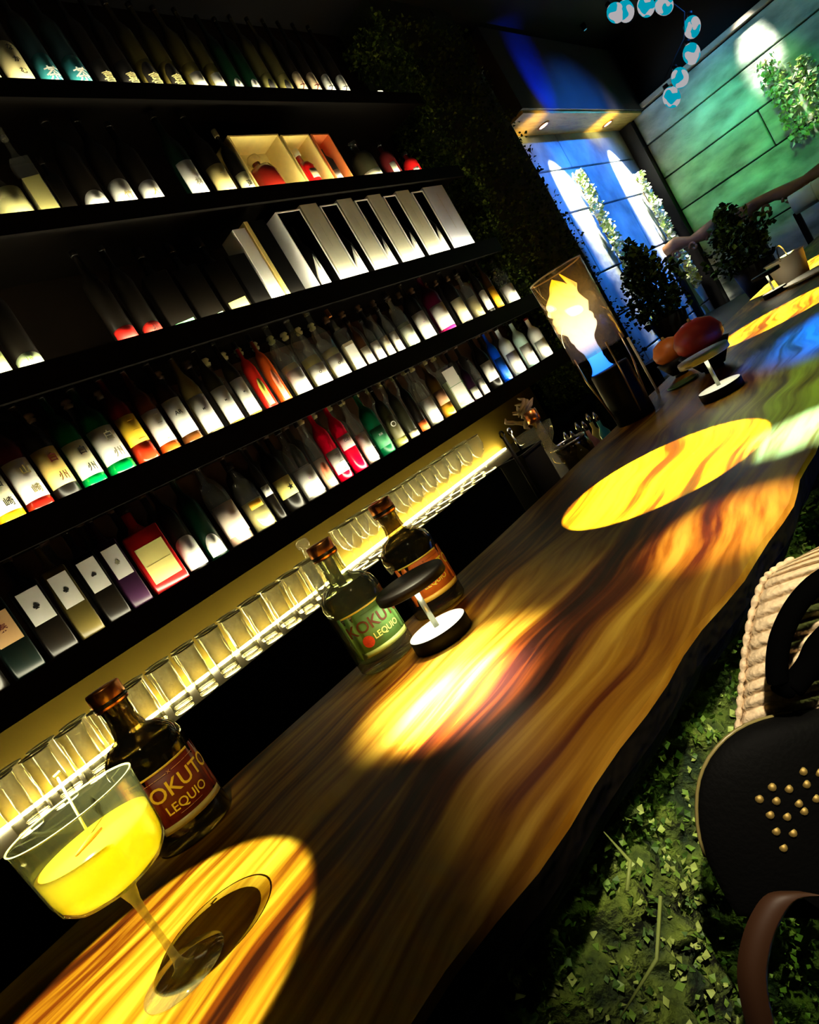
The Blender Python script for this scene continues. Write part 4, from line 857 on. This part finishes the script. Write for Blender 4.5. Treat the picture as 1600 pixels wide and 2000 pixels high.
# ================================================================ THINGS ON THE FAR BAR
def far_fruit(px, py, zoff, r, name, label, cat, col, squash):
    p = at_z(px, py, BAR+zoff)
    t = thing(name, label, cat, (p.x, p.y, BAR+.0003))
    bw = lathe('bowl', [(0, 0), (r*.5, 0), (r*.55, .006), (r*1.05, zoff*.7), (r*1.02, zoff*.7), (r*.5, .012), (0, .012)], M_BLK, t, 32)
    f = tag(lathe(cat, [(0, -r*squash), (r*.55, -r*squash*.8), (r*.95, -r*.2), (r, r*.15), (r*.75, r*squash*.75), (r*.3, r*squash), (0, r*squash*.92)], pm(name+' skin', col, .45, noise=.35, nscale=18), None, 32), label.replace('black bowl holding', '').strip(), cat)
    f.location = (p.x, p.y, BAR+zoff+.004); f.name = cat
    return t
for (px, py, z, r, nm, lab, cat, col, sq, blab) in ((1310, 690, .075, .052, 'x', 'orange fruit resting in a black bowl right of the flame lamp', 'orange', (.55, .14, .01), .85, 'small black bowl under the orange fruit beside the flame lamp'),
                                        (1366, 664, .09, .066, 'x', 'large dark red fruit resting in a black bowl at the back of the bar', 'pomegranate', (.45, .03, .01), .8, 'wide black bowl under the dark red fruit at the back of the bar')):
    p = at_z(px, py, BAR+z)
    t = thing('fruit_bowl', blab, 'bowl', (p.x, p.y, BAR+.0003))
    lathe('bowl_body', [(0, .008), (r*.5, .008), (r*1.05, z*.75), (r*1.0, z*.75), (r*.45, .014), (0, .014)], M_BLK, t, 32)
    lathe('foot_ring', [(r*.3, 0), (r*.4, 0), (r*.4, .010), (r*.3, .010), (r*.3, 0)], M_BLK, t, 24)
    f = thing(cat+'_fruit', lab, 'fruit', (p.x, p.y, BAR+z+.004))
    lathe('flesh', [(0, -r*sq), (r*.55, -r*sq*.8), (r*.95, -r*.2), (r, r*.15), (r*.75, r*sq*.75), (r*.3, r*sq), (0, r*sq*.92)], pm(cat+' skin', col, .45, noise=.35, nscale=18), f, 32)
    lathe('stalk', [(0, r*sq*.9), (.006, r*sq*.92), (.004, r*sq+.008), (0, r*sq+.009)], colm((.3, .2, .05)), f, 10)
spot('fruit_spot', (1.5, .4, 2.2), (2.15, .66, 1.12), 16, (1.0, .8, .5), .5, 1.0, .03)
def pxstick(pts, z, rad, mat, name, label, cat):
    P = [at_z(a, b, BAR+zz) for (a, b), zz in zip(pts, z)]
    return tag(tube(name, P, rad, mat, None, 8), label, cat)
p = at_z(1262, 700, BAR+.05)
st = tag(tube('glass_stirrer', [(1.92, .80, BAR+.0005), (1.92, .80, BAR+.19)], .004, pm('pale stick', (.8, .75, .5), .3), None, 8), 'pale upright stirring stick between the flame lamp and the orange fruit', 'stirrer')
# brass ornament and white lamp-lit bowl in the far pool
p = at_z(1498, 520, BAR+.05)
wb = thing('ice_bucket', 'white glowing ice bucket on the far part of the bar', 'ice bucket', (3.25, .62, BAR+.0003))
lathe('bucket', [(0, 0), (.06, 0), (.075, .10), (.082, .105), (.080, .108), (.07, .10), (.056, .008), (0, .008)], M_WHITE, wb, 32)
tube('handle', [(.08*math.cos(a), 0, .10+.06*math.sin(a)) for a in [PI*i/10 for i in range(11)]], .003, M_STEEL, wb, 6)
sp_ = thing('serving_plate', 'wide white plate in front of the far ice bucket', 'plate', (3.02, .50, BAR+.0003))
lathe('plate', [(0, .002), (.08, .002), (.12, .012), (.121, .015), (.08, .006), (0, .006)], M_WHITE, sp_, 40)
lathe('foot_ring', [(.05, 0), (.06, 0), (.06, .003), (.05, .003), (.05, 0)], M_WHITE, sp_, 24)
br = thing('brass_stand', 'small brass folding stand in the light at the right frame edge', 'stand', (3.65, .42, BAR+.0003))
bm = bmesh.new(); add_tube(bm, [(-.05, 0, 0.003), (0, 0, .07), (.05, 0, .003), (-.05, 0, .003)], .004, 6); link('front_frame', bm, M_GOLD, br)
bm = bmesh.new(); add_tube(bm, [(-.05, .07, .003), (0, .01, .07), (.05, .07, .003)], .004, 6); link('rear_frame', bm, M_GOLD, br)
# pale bamboo pole on the far right, scroll-carved rail along the end wall
pa = at_x(1548, 402, 5.9); pb = at_x(1640, 345, 5.9)
bp = thing('bamboo_pole', 'thick pale green bamboo pole at the right frame edge before the end wall', 'bamboo pole', pa)
d = Vector(pb)-Vector(pa); tube('cane', [(0, 0, 0), d*.5, d*2.2], .075, pm('pale bamboo', (.55, .62, .35), .45, noise=.3, nscale=8), bp, 20)
tube('node_ring', [d*.5-d*.01, d*.5+d*.01], .079, pm('pale bamboo', (.5, .5, .3)), bp, 20)
box('post', (-.02, -.02, -pa.z+.001), (.02, .02, -.055), M_BLK, bp)
box('post', (d.x*2-.02, d.y*2-.02, -pa.z+.001), (d.x*2+.02, d.y*2+.02, d.z*2-.055), M_BLK, bp)
spot('bamboo_spot', (3.9, -.3, 2.9), tuple(Vector(pa)+d*.5), 26, (.85, 1.0, .7), .35, .8, .03)
rl = thing('carved_rail', 'dark carved wooden rail with scrolls along the foot of the green stone wall', 'rail', (0, 0, 0))
R0 = at_x(1300, 492, 6.3); R1 = at_x(1640, 318, 6.3); dv = R1-R0
M_CARV = pm('carved brown wood', (.16, .06, .008), .6, noise=.6, nscale=12, bump=.6)
tube('beam', [R0+dv*(i/12)+Vector((0, 0, .02*math.sin(i*1.9))) for i in range(13)], [.05+.015*math.sin(i*2.3) for i in range(13)], M_CARV, rl, 12)
for i in range(9):
    c = R0+dv*(.06+i*.11)+Vector((-.03, 0, -.07))
    tube('scroll', [c+Vector((0, .035*math.cos(a)*(1-a/9), .045*math.sin(a)*(1-a/9))) for a in [k*.5 for k in range(13)]], .012, M_CARV, rl, 6)
for xx in (R0, R0+dv*.5, R1): box('post', (xx.x-.03, xx.y-.03, .0005), (xx.x+.03, xx.y+.03, xx.z-.04), M_BLK, rl)
spot('rail_spot', (5.2, 1.2, 2.2), tuple(R0+dv*.1), 14, (1.0, .62, .12), .42, 1.0, .03)
# tools behind the bar
M_PEEL = pm('pale citrus peel', (.95, .66, .38), .5, noise=.3, nscale=60)
wl = thing('work_ledge', 'narrow black bartender ledge behind and below the wooden bar top', 'ledge', (0, 0, 0))
box('ledge_top', (.9, .875, .90), (3.3, 1.12, .93), M_BLK, wl); box('ledge_cabinet', (.9, .875, 0.0), (3.3, 1.10, .90), M_BLK, wl)
LZ = .9303
p = at_y(1008, 838, 1.0)
nb = thing('long_neck_bottle', 'amber long-necked bottle with copper cap among the bar tools', 'bottle', (p.x+.085, .99, LZ))
H = p.z-LZ+.02
lathe('body', [(0, 0), (.04, 0), (.042, .005), (.042, H*.35), (.036, H*.45), (.016, H*.58), (.013, H*.62), (.013, H*.9), (0, H*.9)], glass('amber neck glass', tint=(.85, .75, .4), edge=(.3, .2, .03), frost=.15), nb, 28)
lathe('cap', [(0, H*.88), (.018, H*.88), (.019, H*.885), (.019, H), (0, H+.002)], M_COPPER, nb, 20)
p = at_y(1055, 905, .99)
jr = thing('mixing_jar', 'wide dark glass mixing jar with bright rim behind the bar edge', 'jar', (p.x+.115, .955, LZ))
H = p.z-LZ
lathe('jar_body', [(0, 0), (.05, 0), (.055, .01), (.06, H*.8), (.052, H), (.05, H), (.056, H*.78), (.05, .015), (0, .012)], M_GLASSD, jr, 32)
lathe('jar_rim', [(.050, H), (.054, H), (.054, H+.006), (.050, H+.006), (.050, H)], M_STEEL, jr, 32)
p = at_y(1048, 835, 1.0)
pj = thing('peel_bowl', 'bowl heaped with curled pale citrus peels beside the copper-capped bottle', 'bowl', (p.x+.07, 1.06, LZ))
H = p.z-LZ
lathe('bowl', [(0, 0), (.03, 0), (.012, .01), (.012, H*.6), (.05, H*.8), (.06, H*.98), (.057, H*.98), (.04, H*.8), (0, H*.74)], M_GLASSF, pj, 28)
random.seed(3)
for i in range(12):
    a0 = random.uniform(0, 6.28); r0 = random.uniform(.0, .035)
    c = Vector((p.x+.07+r0*math.cos(a0), 1.06+r0*math.sin(a0), LZ+H*.98+random.uniform(-.005, .05)))
    tq = random.uniform(0, 6)
    pts = [c+Vector((.03*math.cos(tq+s*.9)*(.4+s*.2), .03*math.sin(tq+s*.9)*(.4+s*.2), .012*s)) for s in range(5)]
    tag(tube('citrus_peel', pts, [.002, .006, .007, .006, .002], M_PEEL, None, 6), 'curled strip of pale citrus peel heaped in the bowl', 'citrus peel', 'citrus peels heaped in the bowl')
p = at_y(985, 905, .98)
tc_ = thing('tool_caddy', 'black square caddy holding bar tools behind the bar edge', 'tool holder', (p.x+.05, .96, LZ))
H = p.z-LZ
box('caddy_body', (-.05, -.04, 0), (.05, .04, H), M_BLK, tc_, .004)
box('caddy_lip', (-.052, -.042, H-.006), (.052, .042, H), M_BLK, tc_)
for i, (dx, dy, hh, lab) in enumerate(((-.062, -.03, .06, 'black slim bar tongs with a hole at the tip, left of the caddy'), (.03, .01, .05, 'short steel bar spoon standing in the black caddy'))):
    q = thing('bar_tongs' if i == 0 else 'bar_spoon', lab, 'bar tool', (tc_.location.x+dx, tc_.location.y+dy, LZ if i == 0 else LZ+H+.0005))
    tube('shaft', [(0, 0, 0), (-.004, 0, (H if i == 0 else 0)+hh)], .005 if i == 0 else .003, M_BLK if i == 0 else M_STEEL, q, 8)
    z = (H if i == 0 else 0)+hh
    tube('tip', [(-.004+.009*math.cos(a), 0, z+.008+.009*math.sin(a)) for a in [k*PI/5 for k in range(11)]], .0025, M_BLK if i == 0 else M_STEEL, q, 6)
spot('tool_spot', (1.35, .55, 2.3), (1.42, 1.0, 1.12), 300, (1.0, .82, .5), .22, .9, .03)
# small jars cluster on the bar rear edge at mid distance
random.seed(11)
names = [('olive', (.3, .3, .05)), ('clear', (.6, .6, .5)), ('pink', (.6, .3, .25)), ('brown', (.25, .1, .03)), ('teal', (.05, .4, .4)), ('yellow', (.6, .5, .15))]
for i, (nm, c) in enumerate(names):
    x = 1.63+.042*i; y = .95+.045*(i % 2)
    t = thing('bitters_bottle', 'small %s bitters bottle in the cluster on the ledge left of the flame lamp' % nm, 'bottle', (x, y, LZ), 0, 'bitters bottles on the ledge')
    lathe('body', [(0, 0), (.016, 0), (.017, .003), (.017, .10), (.006, .12), (.006, .14), (0, .14)], colm(c, .15), t, 16)
    lathe('dropper', [(0, .14), (.007, .14), (.007, .155), (.003, .17), (0, .172)], M_STEEL, t, 12)
spot('bitters_spot', (1.5, .6, 2.2), (1.68, .96, 1.05), 7, (1.0, .85, .6), .2, .9, .03)

# ================================================================ PLANTS at the recess
MLP = [pm('leaf silvery', (.6, .62, .42), .5), ML[2]]
def plant_strip(name, label, base, height, spread, n, size):
    t = thing(name, label, 'plant', base)
    def s():
        z = height*random.random(); w_ = spread*(.5+.5*math.sin(z*9+base[0])**2)
        return (random.uniform(-w_, w_), random.uniform(-.06, .0)-.03, z), (0, -1, -.3)
    o = leaf_cloud('foliage', s, n, size, MLP); o.parent = t
    tube('stem', [(0, -.03, 0), (.02, -.03, height*.4), (-.02, -.04, height)], .006, pm('stem', (.12, .08, .03), .7), t, 6)
    return t
plant_strip('climbing_plant', 'climbing plant lit bright on the left of the blue stone recess', (5.22, 1.97, 1.15), 1.25, .07, 700, .035)
plant_strip('climbing_plant', 'climbing plant lit bright on the right of the blue stone recess', (6.45, 1.97, 1.15), 1.15, .07, 700, .035)
def plant_end(label, y, z0, h, n):
    t = thing('climbing_plant', label, 'plant', (END-.01, y, z0))
    def s():
        z = h*random.random(); return (random.uniform(-.08, -.02), random.uniform(-.08, .08), z), (-1, 0, -.3)
    o = leaf_cloud('foliage', s, n, .040, MLP); o.parent = t
    tube('stem', [(-.03, 0, 0), (-.04, .02, h*.5), (-.03, 0, h)], .006, MATS['stem'], t, 6); return t
plant_end('climbing plant hanging under the white spot on the green end wall', .80, 1.75, .70, 420)
plant_end('leafy climber low on the green end wall near the right frame edge', .60, 1.75, .55, 300)
def shrub(label, base, rx, ry, h, n, size):
    t = thing('potted_shrub', label, 'plant', base)
    def s():
        a = random.uniform(0, 6.28); u = random.random()**.5; z = random.random()
        k = math.sin(PI*min(1, .15+z*.85))**.6
        k *= .75+.5*math.sin(a*3+z*7); v = Vector((rx*u*k*math.cos(a), ry*u*k*math.sin(a), .18+z*h*(1+.15*math.sin(a*2)))); return v, (math.cos(a), math.sin(a), .4)
    o = leaf_cloud('foliage', s, n, size, [MATS['fern dark'], MATS['fern green'], ML[1]]); o.parent = t
    lathe('pot', [(0, 0), (.09, 0), (.12, .2), (.11, .2), (.085, .02), (0, .02)], pm('dark pot', (.04, .03, .025), .6), t, 24)
    return t
shrub('bushy dark shrub behind the flame lamp at the foot of the recess', (4.50, 1.58, .9303), .22, .18, .50, 1800, .035)
shrub('low leafy shrub behind the fruit at the far end of the bar', (5.05, 1.15, .9303), .26, .20, .40, 1500, .035)
sbm = thing('side_table', 'long black side table carrying the shrubs beneath the recess', 'table', (4.25, .85, 0))
box('tabletop', (0, 0, .88), (1.6, .95, .93), M_BLK, sbm)
for (x, y) in ((.04, .04), (1.56, .04), (.04, .9), (1.56, .9)): box('leg', (x-.03, y-.03, 0), (x+.03, y+.03, .88), M_BLK, sbm)
spot('shrub_spot', (4.2, .6, 2.9), (4.75, 1.4, 1.3), 12, (.8, 1.0, .7), .5, 1.0, .03)

# ================================================================ GLOWING GLOBES
GP = [(1203, 25, 1.0), (1222, 22, .95), (1262, 12, 1.05), (1297, 10, 1.1), (1352, 53, .95), (1351, 105, 1.0), (1328, 152, .95), (1312, 190, .95)]
mt, nt, out = new_mat('blue globe'); N = nt.nodes.new
tc = N('ShaderNodeTexCoord'); n = N('ShaderNodeTexNoise'); n.inputs['Scale'].default_value = 14; n.inputs['Detail'].default_value = 1
nt.links.new(tc.outputs['Object'], n.inputs['Vector']); cr = N('ShaderNodeValToRGB'); cr.color_ramp.interpolation = 'CONSTANT'
cr.color_ramp.elements[0].color = (.0, .30, .42, 1); cr.color_ramp.elements[1].position = .52; cr.color_ramp.elements[1].color = (.42, .40, .42, 1)
nt.links.new(n.outputs['Fac'], cr.inputs[0]); e = N('ShaderNodeEmission'); e.inputs[1].default_value = 1.0; nt.links.new(cr.outputs[0], e.inputs[0]); nt.links.new(e.outputs[0], out.inputs[0])
gproto = thing('glowing_globe', 'glowing blue globe light', 'light', (0, 0, 0), 0, 'glowing blue globes on the hanging chain')
lathe('globe', [(0, -.062)]+[(.050*math.cos(t_), .062*math.sin(t_)) for t_ in [(-80+16*i)*PI/180 for i in range(11)]]+[(0, .062)], mt, gproto, 20)
lathe('socket', [(0, .060), (.018, .062), (.016, .085), (0, .086)], M_BLK, gproto, 12)
LABG = ['leftmost glowing blue globe, at the top frame edge', 'glowing blue globe overlapping the leftmost one', 'glowing blue globe third along the top frame edge', 'glowing blue globe fourth along the top frame edge',
        'glowing blue globe at the bend where the chain turns down', 'glowing blue globe just below the bend of the chain', 'glowing blue globe above the lowest one', 'lowest glowing blue globe, overlapping the green wall corner']
pts = []
for i, (px, py, s) in enumerate(GP):
    p = at_d(px, py, 4.0); pts.append(p+Vector((0, 0, .10)))
    t = gproto if i == 0 else copy_tree(gproto)
    t.location = p; t['label'] = LABG[i]; t.rotation_euler = (random.uniform(-.3, .3), random.uniform(-.3, .3), i*1.3)
tag(tube('light_chain', pts, .004, M_BLK, None, 6), 'dark cable chain carrying the glowing blue globes below the ceiling', 'cable')
for px, py, s, c, lab in ((844, 36, .018, (.9, .95, 1), 'tiny white ceiling light above the shelves'), (1143, 57, .014, (.05, .25, .35), 'tiny faint blue ceiling light left of the globes')):
    p = at_z(px, py, 3.40)
    t = thing('ceiling_light', lab, 'light', p)
    lathe('lens', [(0, -.004), (s, -.004), (s, 0)], em('ceiling dot %.2f' % c[0], c, 1.0), t, 16)
    lathe('ring', [(s, -.006), (s*1.3, -.006), (s*1.3, .045), (s, .045), (s, -.006)], M_BLK, t, 16)

# ================================================================ BAGS AND STOOL beside the camera
DB = .45
bag = thing('straw_bag', 'beige ribbed straw bag with scalloped edge and black handle at the right frame edge', 'bag', (0, 0, 0))
Lf = [(1444, 1450), (1448, 1390), (1453, 1330), (1460, 1265), (1472, 1200), (1492, 1140), (1518, 1112), (1560, 1088), (1610, 1070)]
Rt = [(1760, 1400), (1765, 1330), (1770, 1270), (1770, 1205), (1770, 1140), (1765, 1090), (1750, 1060), (1730, 1045), (1710, 1040)]
bm = bmesh.new(); NV, NU = 17*12, 34; g = {}
for side in (0, 1):
    for j in range(NV+1):
        tv = j/NV; a = curve_at(Lf, tv); b = curve_at(Rt, tv)
        for i in range(NU+1):
            tu = i/NU; x = a[0]+(b[0]-a[0])*tu; y = a[1]+(b[1]-a[1])*tu-26*math.sin(PI*tu)*.6
            bul = math.sin(PI*tu)**.5*math.sin(PI*min(1, .12+tv*.88))**.5
            rib = abs(math.sin(tv*17*PI))
            dd = DB-(.028*bul+.0035*rib) if side == 0 else DB+.035*bul+.004
            g[side, i, j] = bm.verts.new(at_d(x, y, dd))
for side in (0, 1):
    for i in range(NU):
        for j in range(NV):
            f = (g[side, i, j], g[side, i+1, j], g[side, i+1, j+1], g[side, i, j+1]); bm.faces.new(f if side == 0 else f[::-1])
for j in range(NV):
    bm.faces.new((g[0, 0, j], g[0, 0, j+1], g[1, 0, j+1], g[1, 0, j])); bm.faces.new((g[0, NU, j], g[1, NU, j], g[1, NU, j+1], g[0, NU, j+1]))
for i in range(NU):
    bm.faces.new((g[0, i, 0], g[1, i, 0], g[1, i+1, 0], g[0, i+1, 0])); bm.faces.new((g[0, i, NV], g[0, i+1, NV], g[1, i+1, NV], g[1, i, NV]))
M_STRAW = pm('woven straw', (.72, .55, .34), .7, noise=.25, nscale=200, bump=.3)
link('ribbed_body', bm, M_STRAW, bag)
bm = bmesh.new()
n = 90; P = [at_d(*curve_at(Lf, j/n*.86), DB-.004)+_r*-.0015 for j in range(n+1)]
add_tube(bm, P, [.0013+.0012*abs(math.sin(j/n*18*PI)) for j in range(n+1)], 8)
link('scalloped_binding', bm, M_STRAW, bag)
hp = [(1545, 1345), (1520, 1330), (1520, 1270), (1535, 1220), (1565, 1170), (1610, 1130), (1670, 1110)]
hn = [tuple(curve_at(hp, k/30)) for k in range(31)]
bm = bmesh.new(); add_tube(bm, [at_d(a, b, DB-.046) for a, b in hn], .0066, 10); link('handle', bm, MATS['void black'], bag)
hp = [(1545, 1345), (1580, 1300), (1600, 1260), (1640, 1220)]
bm = bmesh.new(); add_tube(bm, [at_d(*curve_at(hp, k/16), DB-.047) for k in range(17)], .0075, 10); link('handle', bm, MATS['void black'], bag)
# black studded leather bag below
hb2 = thing('leather_bag', 'black leather handbag dotted with small brass studs below the straw bag', 'handbag', (0, 0, 0))
Lf2 = [(1440, 1790), (1400, 1720), (1368, 1640), (1362, 1560), (1375, 1500), (1410, 1450), (1460, 1415), (1530, 1395), (1620, 1380)]
Rt2 = [(1800, 1800), (1800, 1740), (1800, 1680), (1800, 1610), (1800, 1540), (1790, 1480), (1780, 1430), (1770, 1400), (1760, 1385)]
bm = bmesh.new(); NV, NU = 30, 30; g = {}
def bagpt(tu, tv, side):
    a = curve_at(Lf2, tv); b = curve_at(Rt2, tv); x = a[0]+(b[0]-a[0])*tu; y = a[1]+(b[1]-a[1])*tu
    bul = math.sin(PI*min(.97, .03+tu))**.5*math.sin(PI*min(1, .08+tv*.90))**.5
    return at_d(x, y, DB-.02-.028*bul if side == 0 else DB+.03*bul)
for side in (0, 1):
    for j in range(NV+1):
        for i in range(NU+1): g[side, i, j] = bm.verts.new(bagpt(i/NU, j/NV, side))
for side in (0, 1):
    for i in range(NU):
        for j in range(NV):
            f = (g[side, i, j], g[side, i+1, j], g[side, i+1, j+1], g[side, i, j+1]); bm.faces.new(f if side == 0 else f[::-1])
for j in range(NV):
    bm.faces.new((g[0, 0, j], g[0, 0, j+1], g[1, 0, j+1], g[1, 0, j])); bm.faces.new((g[0, NU, j], g[1, NU, j], g[1, NU, j+1], g[0, NU, j+1]))
for i in range(NU):
    bm.faces.new((g[0, i, 0], g[1, i, 0], g[1, i+1, 0], g[0, i+1, 0])); bm.faces.new((g[0, i, NV], g[0, i+1, NV], g[1, i+1, NV], g[1, i, NV]))
bmesh.ops.recalc_face_normals(bm, faces=bm.faces)
link('bag_body', bm, pm('black leather', (.002, .002, .002), .7, bump=.1, nscale=300, spec=.06), hb2)
ST = [(1508, 1538), (1540, 1534), (1577, 1532), (1488, 1565), (1521, 1563), (1558, 1562), (1594, 1560), (1503, 1593), (1538, 1592), (1574, 1590), (1519, 1624), (1553, 1623), (1534, 1652), (1564, 1510), (1596, 1505)]
for (a, b) in ST:
    best = min(((i/40, j/40) for i in range(41) for j in range(41)), key=lambda q: (lambda a1, b1: (a1[0]+(b1[0]-a1[0])*q[0]-a)**2+(a1[1]+(b1[1]-a1[1])*q[0]-b)**2)(curve_at(Lf2, q[1]), curve_at(Rt2, q[1])))
    p = bagpt(best[0], best[1], 0); dn = (CAM-p).normalized()
    s_ = lathe('stud', [(.0026, 0), (.0023, .0005), (0, .0008)], pm('dull brass stud', (.30, .20, .05), .5, .7), hb2, 10); s_.location = p+dn*.0004
    s_.rotation_euler = dn.to_track_quat('Z', 'Y').to_euler()
tube('piping', [bagpt(.005, v/20, 0)+_r*-.001 for v in range(4, 19)], .0012, pm('olive piping', (.22, .18, .06), .3), hb2, 6)
# bar stool whose curved backrest shows at the bottom right
stl = thing('bar_stool', 'bar stool with curved brown bentwood back at the bottom right, carrying the bags', 'stool', (0, 0, 0))
pp = [(1560, 1740), (1500, 1745), (1465, 1790), (1445, 1850), (1440, 1910), (1452, 1980), (1475, 2060)]
bm = bmesh.new(); prev = None
for k in range(31):
    a, b = curve_at(pp, k/30); p0_ = at_d(a, b, .385); p1_ = at_d(a+55, b+10, .375); p2_ = at_d(a+60, b+12, .395); p3_ = at_d(a+4, b, .405)
    ring = [bm.verts.new(q) for q in (p0_, p1_, p2_, p3_)]
    if prev:
        for q in range(4): bm.faces.new((prev[q], ring[q], ring[(q+1) % 4], prev[(q+1) % 4]))
    else: bm.faces.new(ring)
    prev = ring
bm.faces.new(prev[::-1]); bmesh.ops.recalc_face_normals(bm, faces=bm.faces)
link('bent_back', bm, pm('brown bentwood', (.04, .013, .003), .6, noise=.3, nscale=6), stl)
sc_ = at_d(1640, 1900, .52); SX, SYY, SZ = sc_.x, .0, .70
lathe('seat', [(0, 0), (.17, 0), (.185, .01), (.18, .035), (.15, .045), (0, .045)], M_BLK, stl, 32, (SX, SYY, SZ))
for k in range(4):
    a = PI/4+k*PI/2; tube('leg', [(SX+.12*math.cos(a), SYY+.12*math.sin(a), SZ), (SX+.18*math.cos(a), SYY+.18*math.sin(a), 0)], .014, M_BLK, stl, 8)
tube('footrest', [(SX+.16*math.cos(a), SYY+.16*math.sin(a), .28) for a in [k*PI/8 for k in range(17)]], .008, M_BLK, stl, 8)
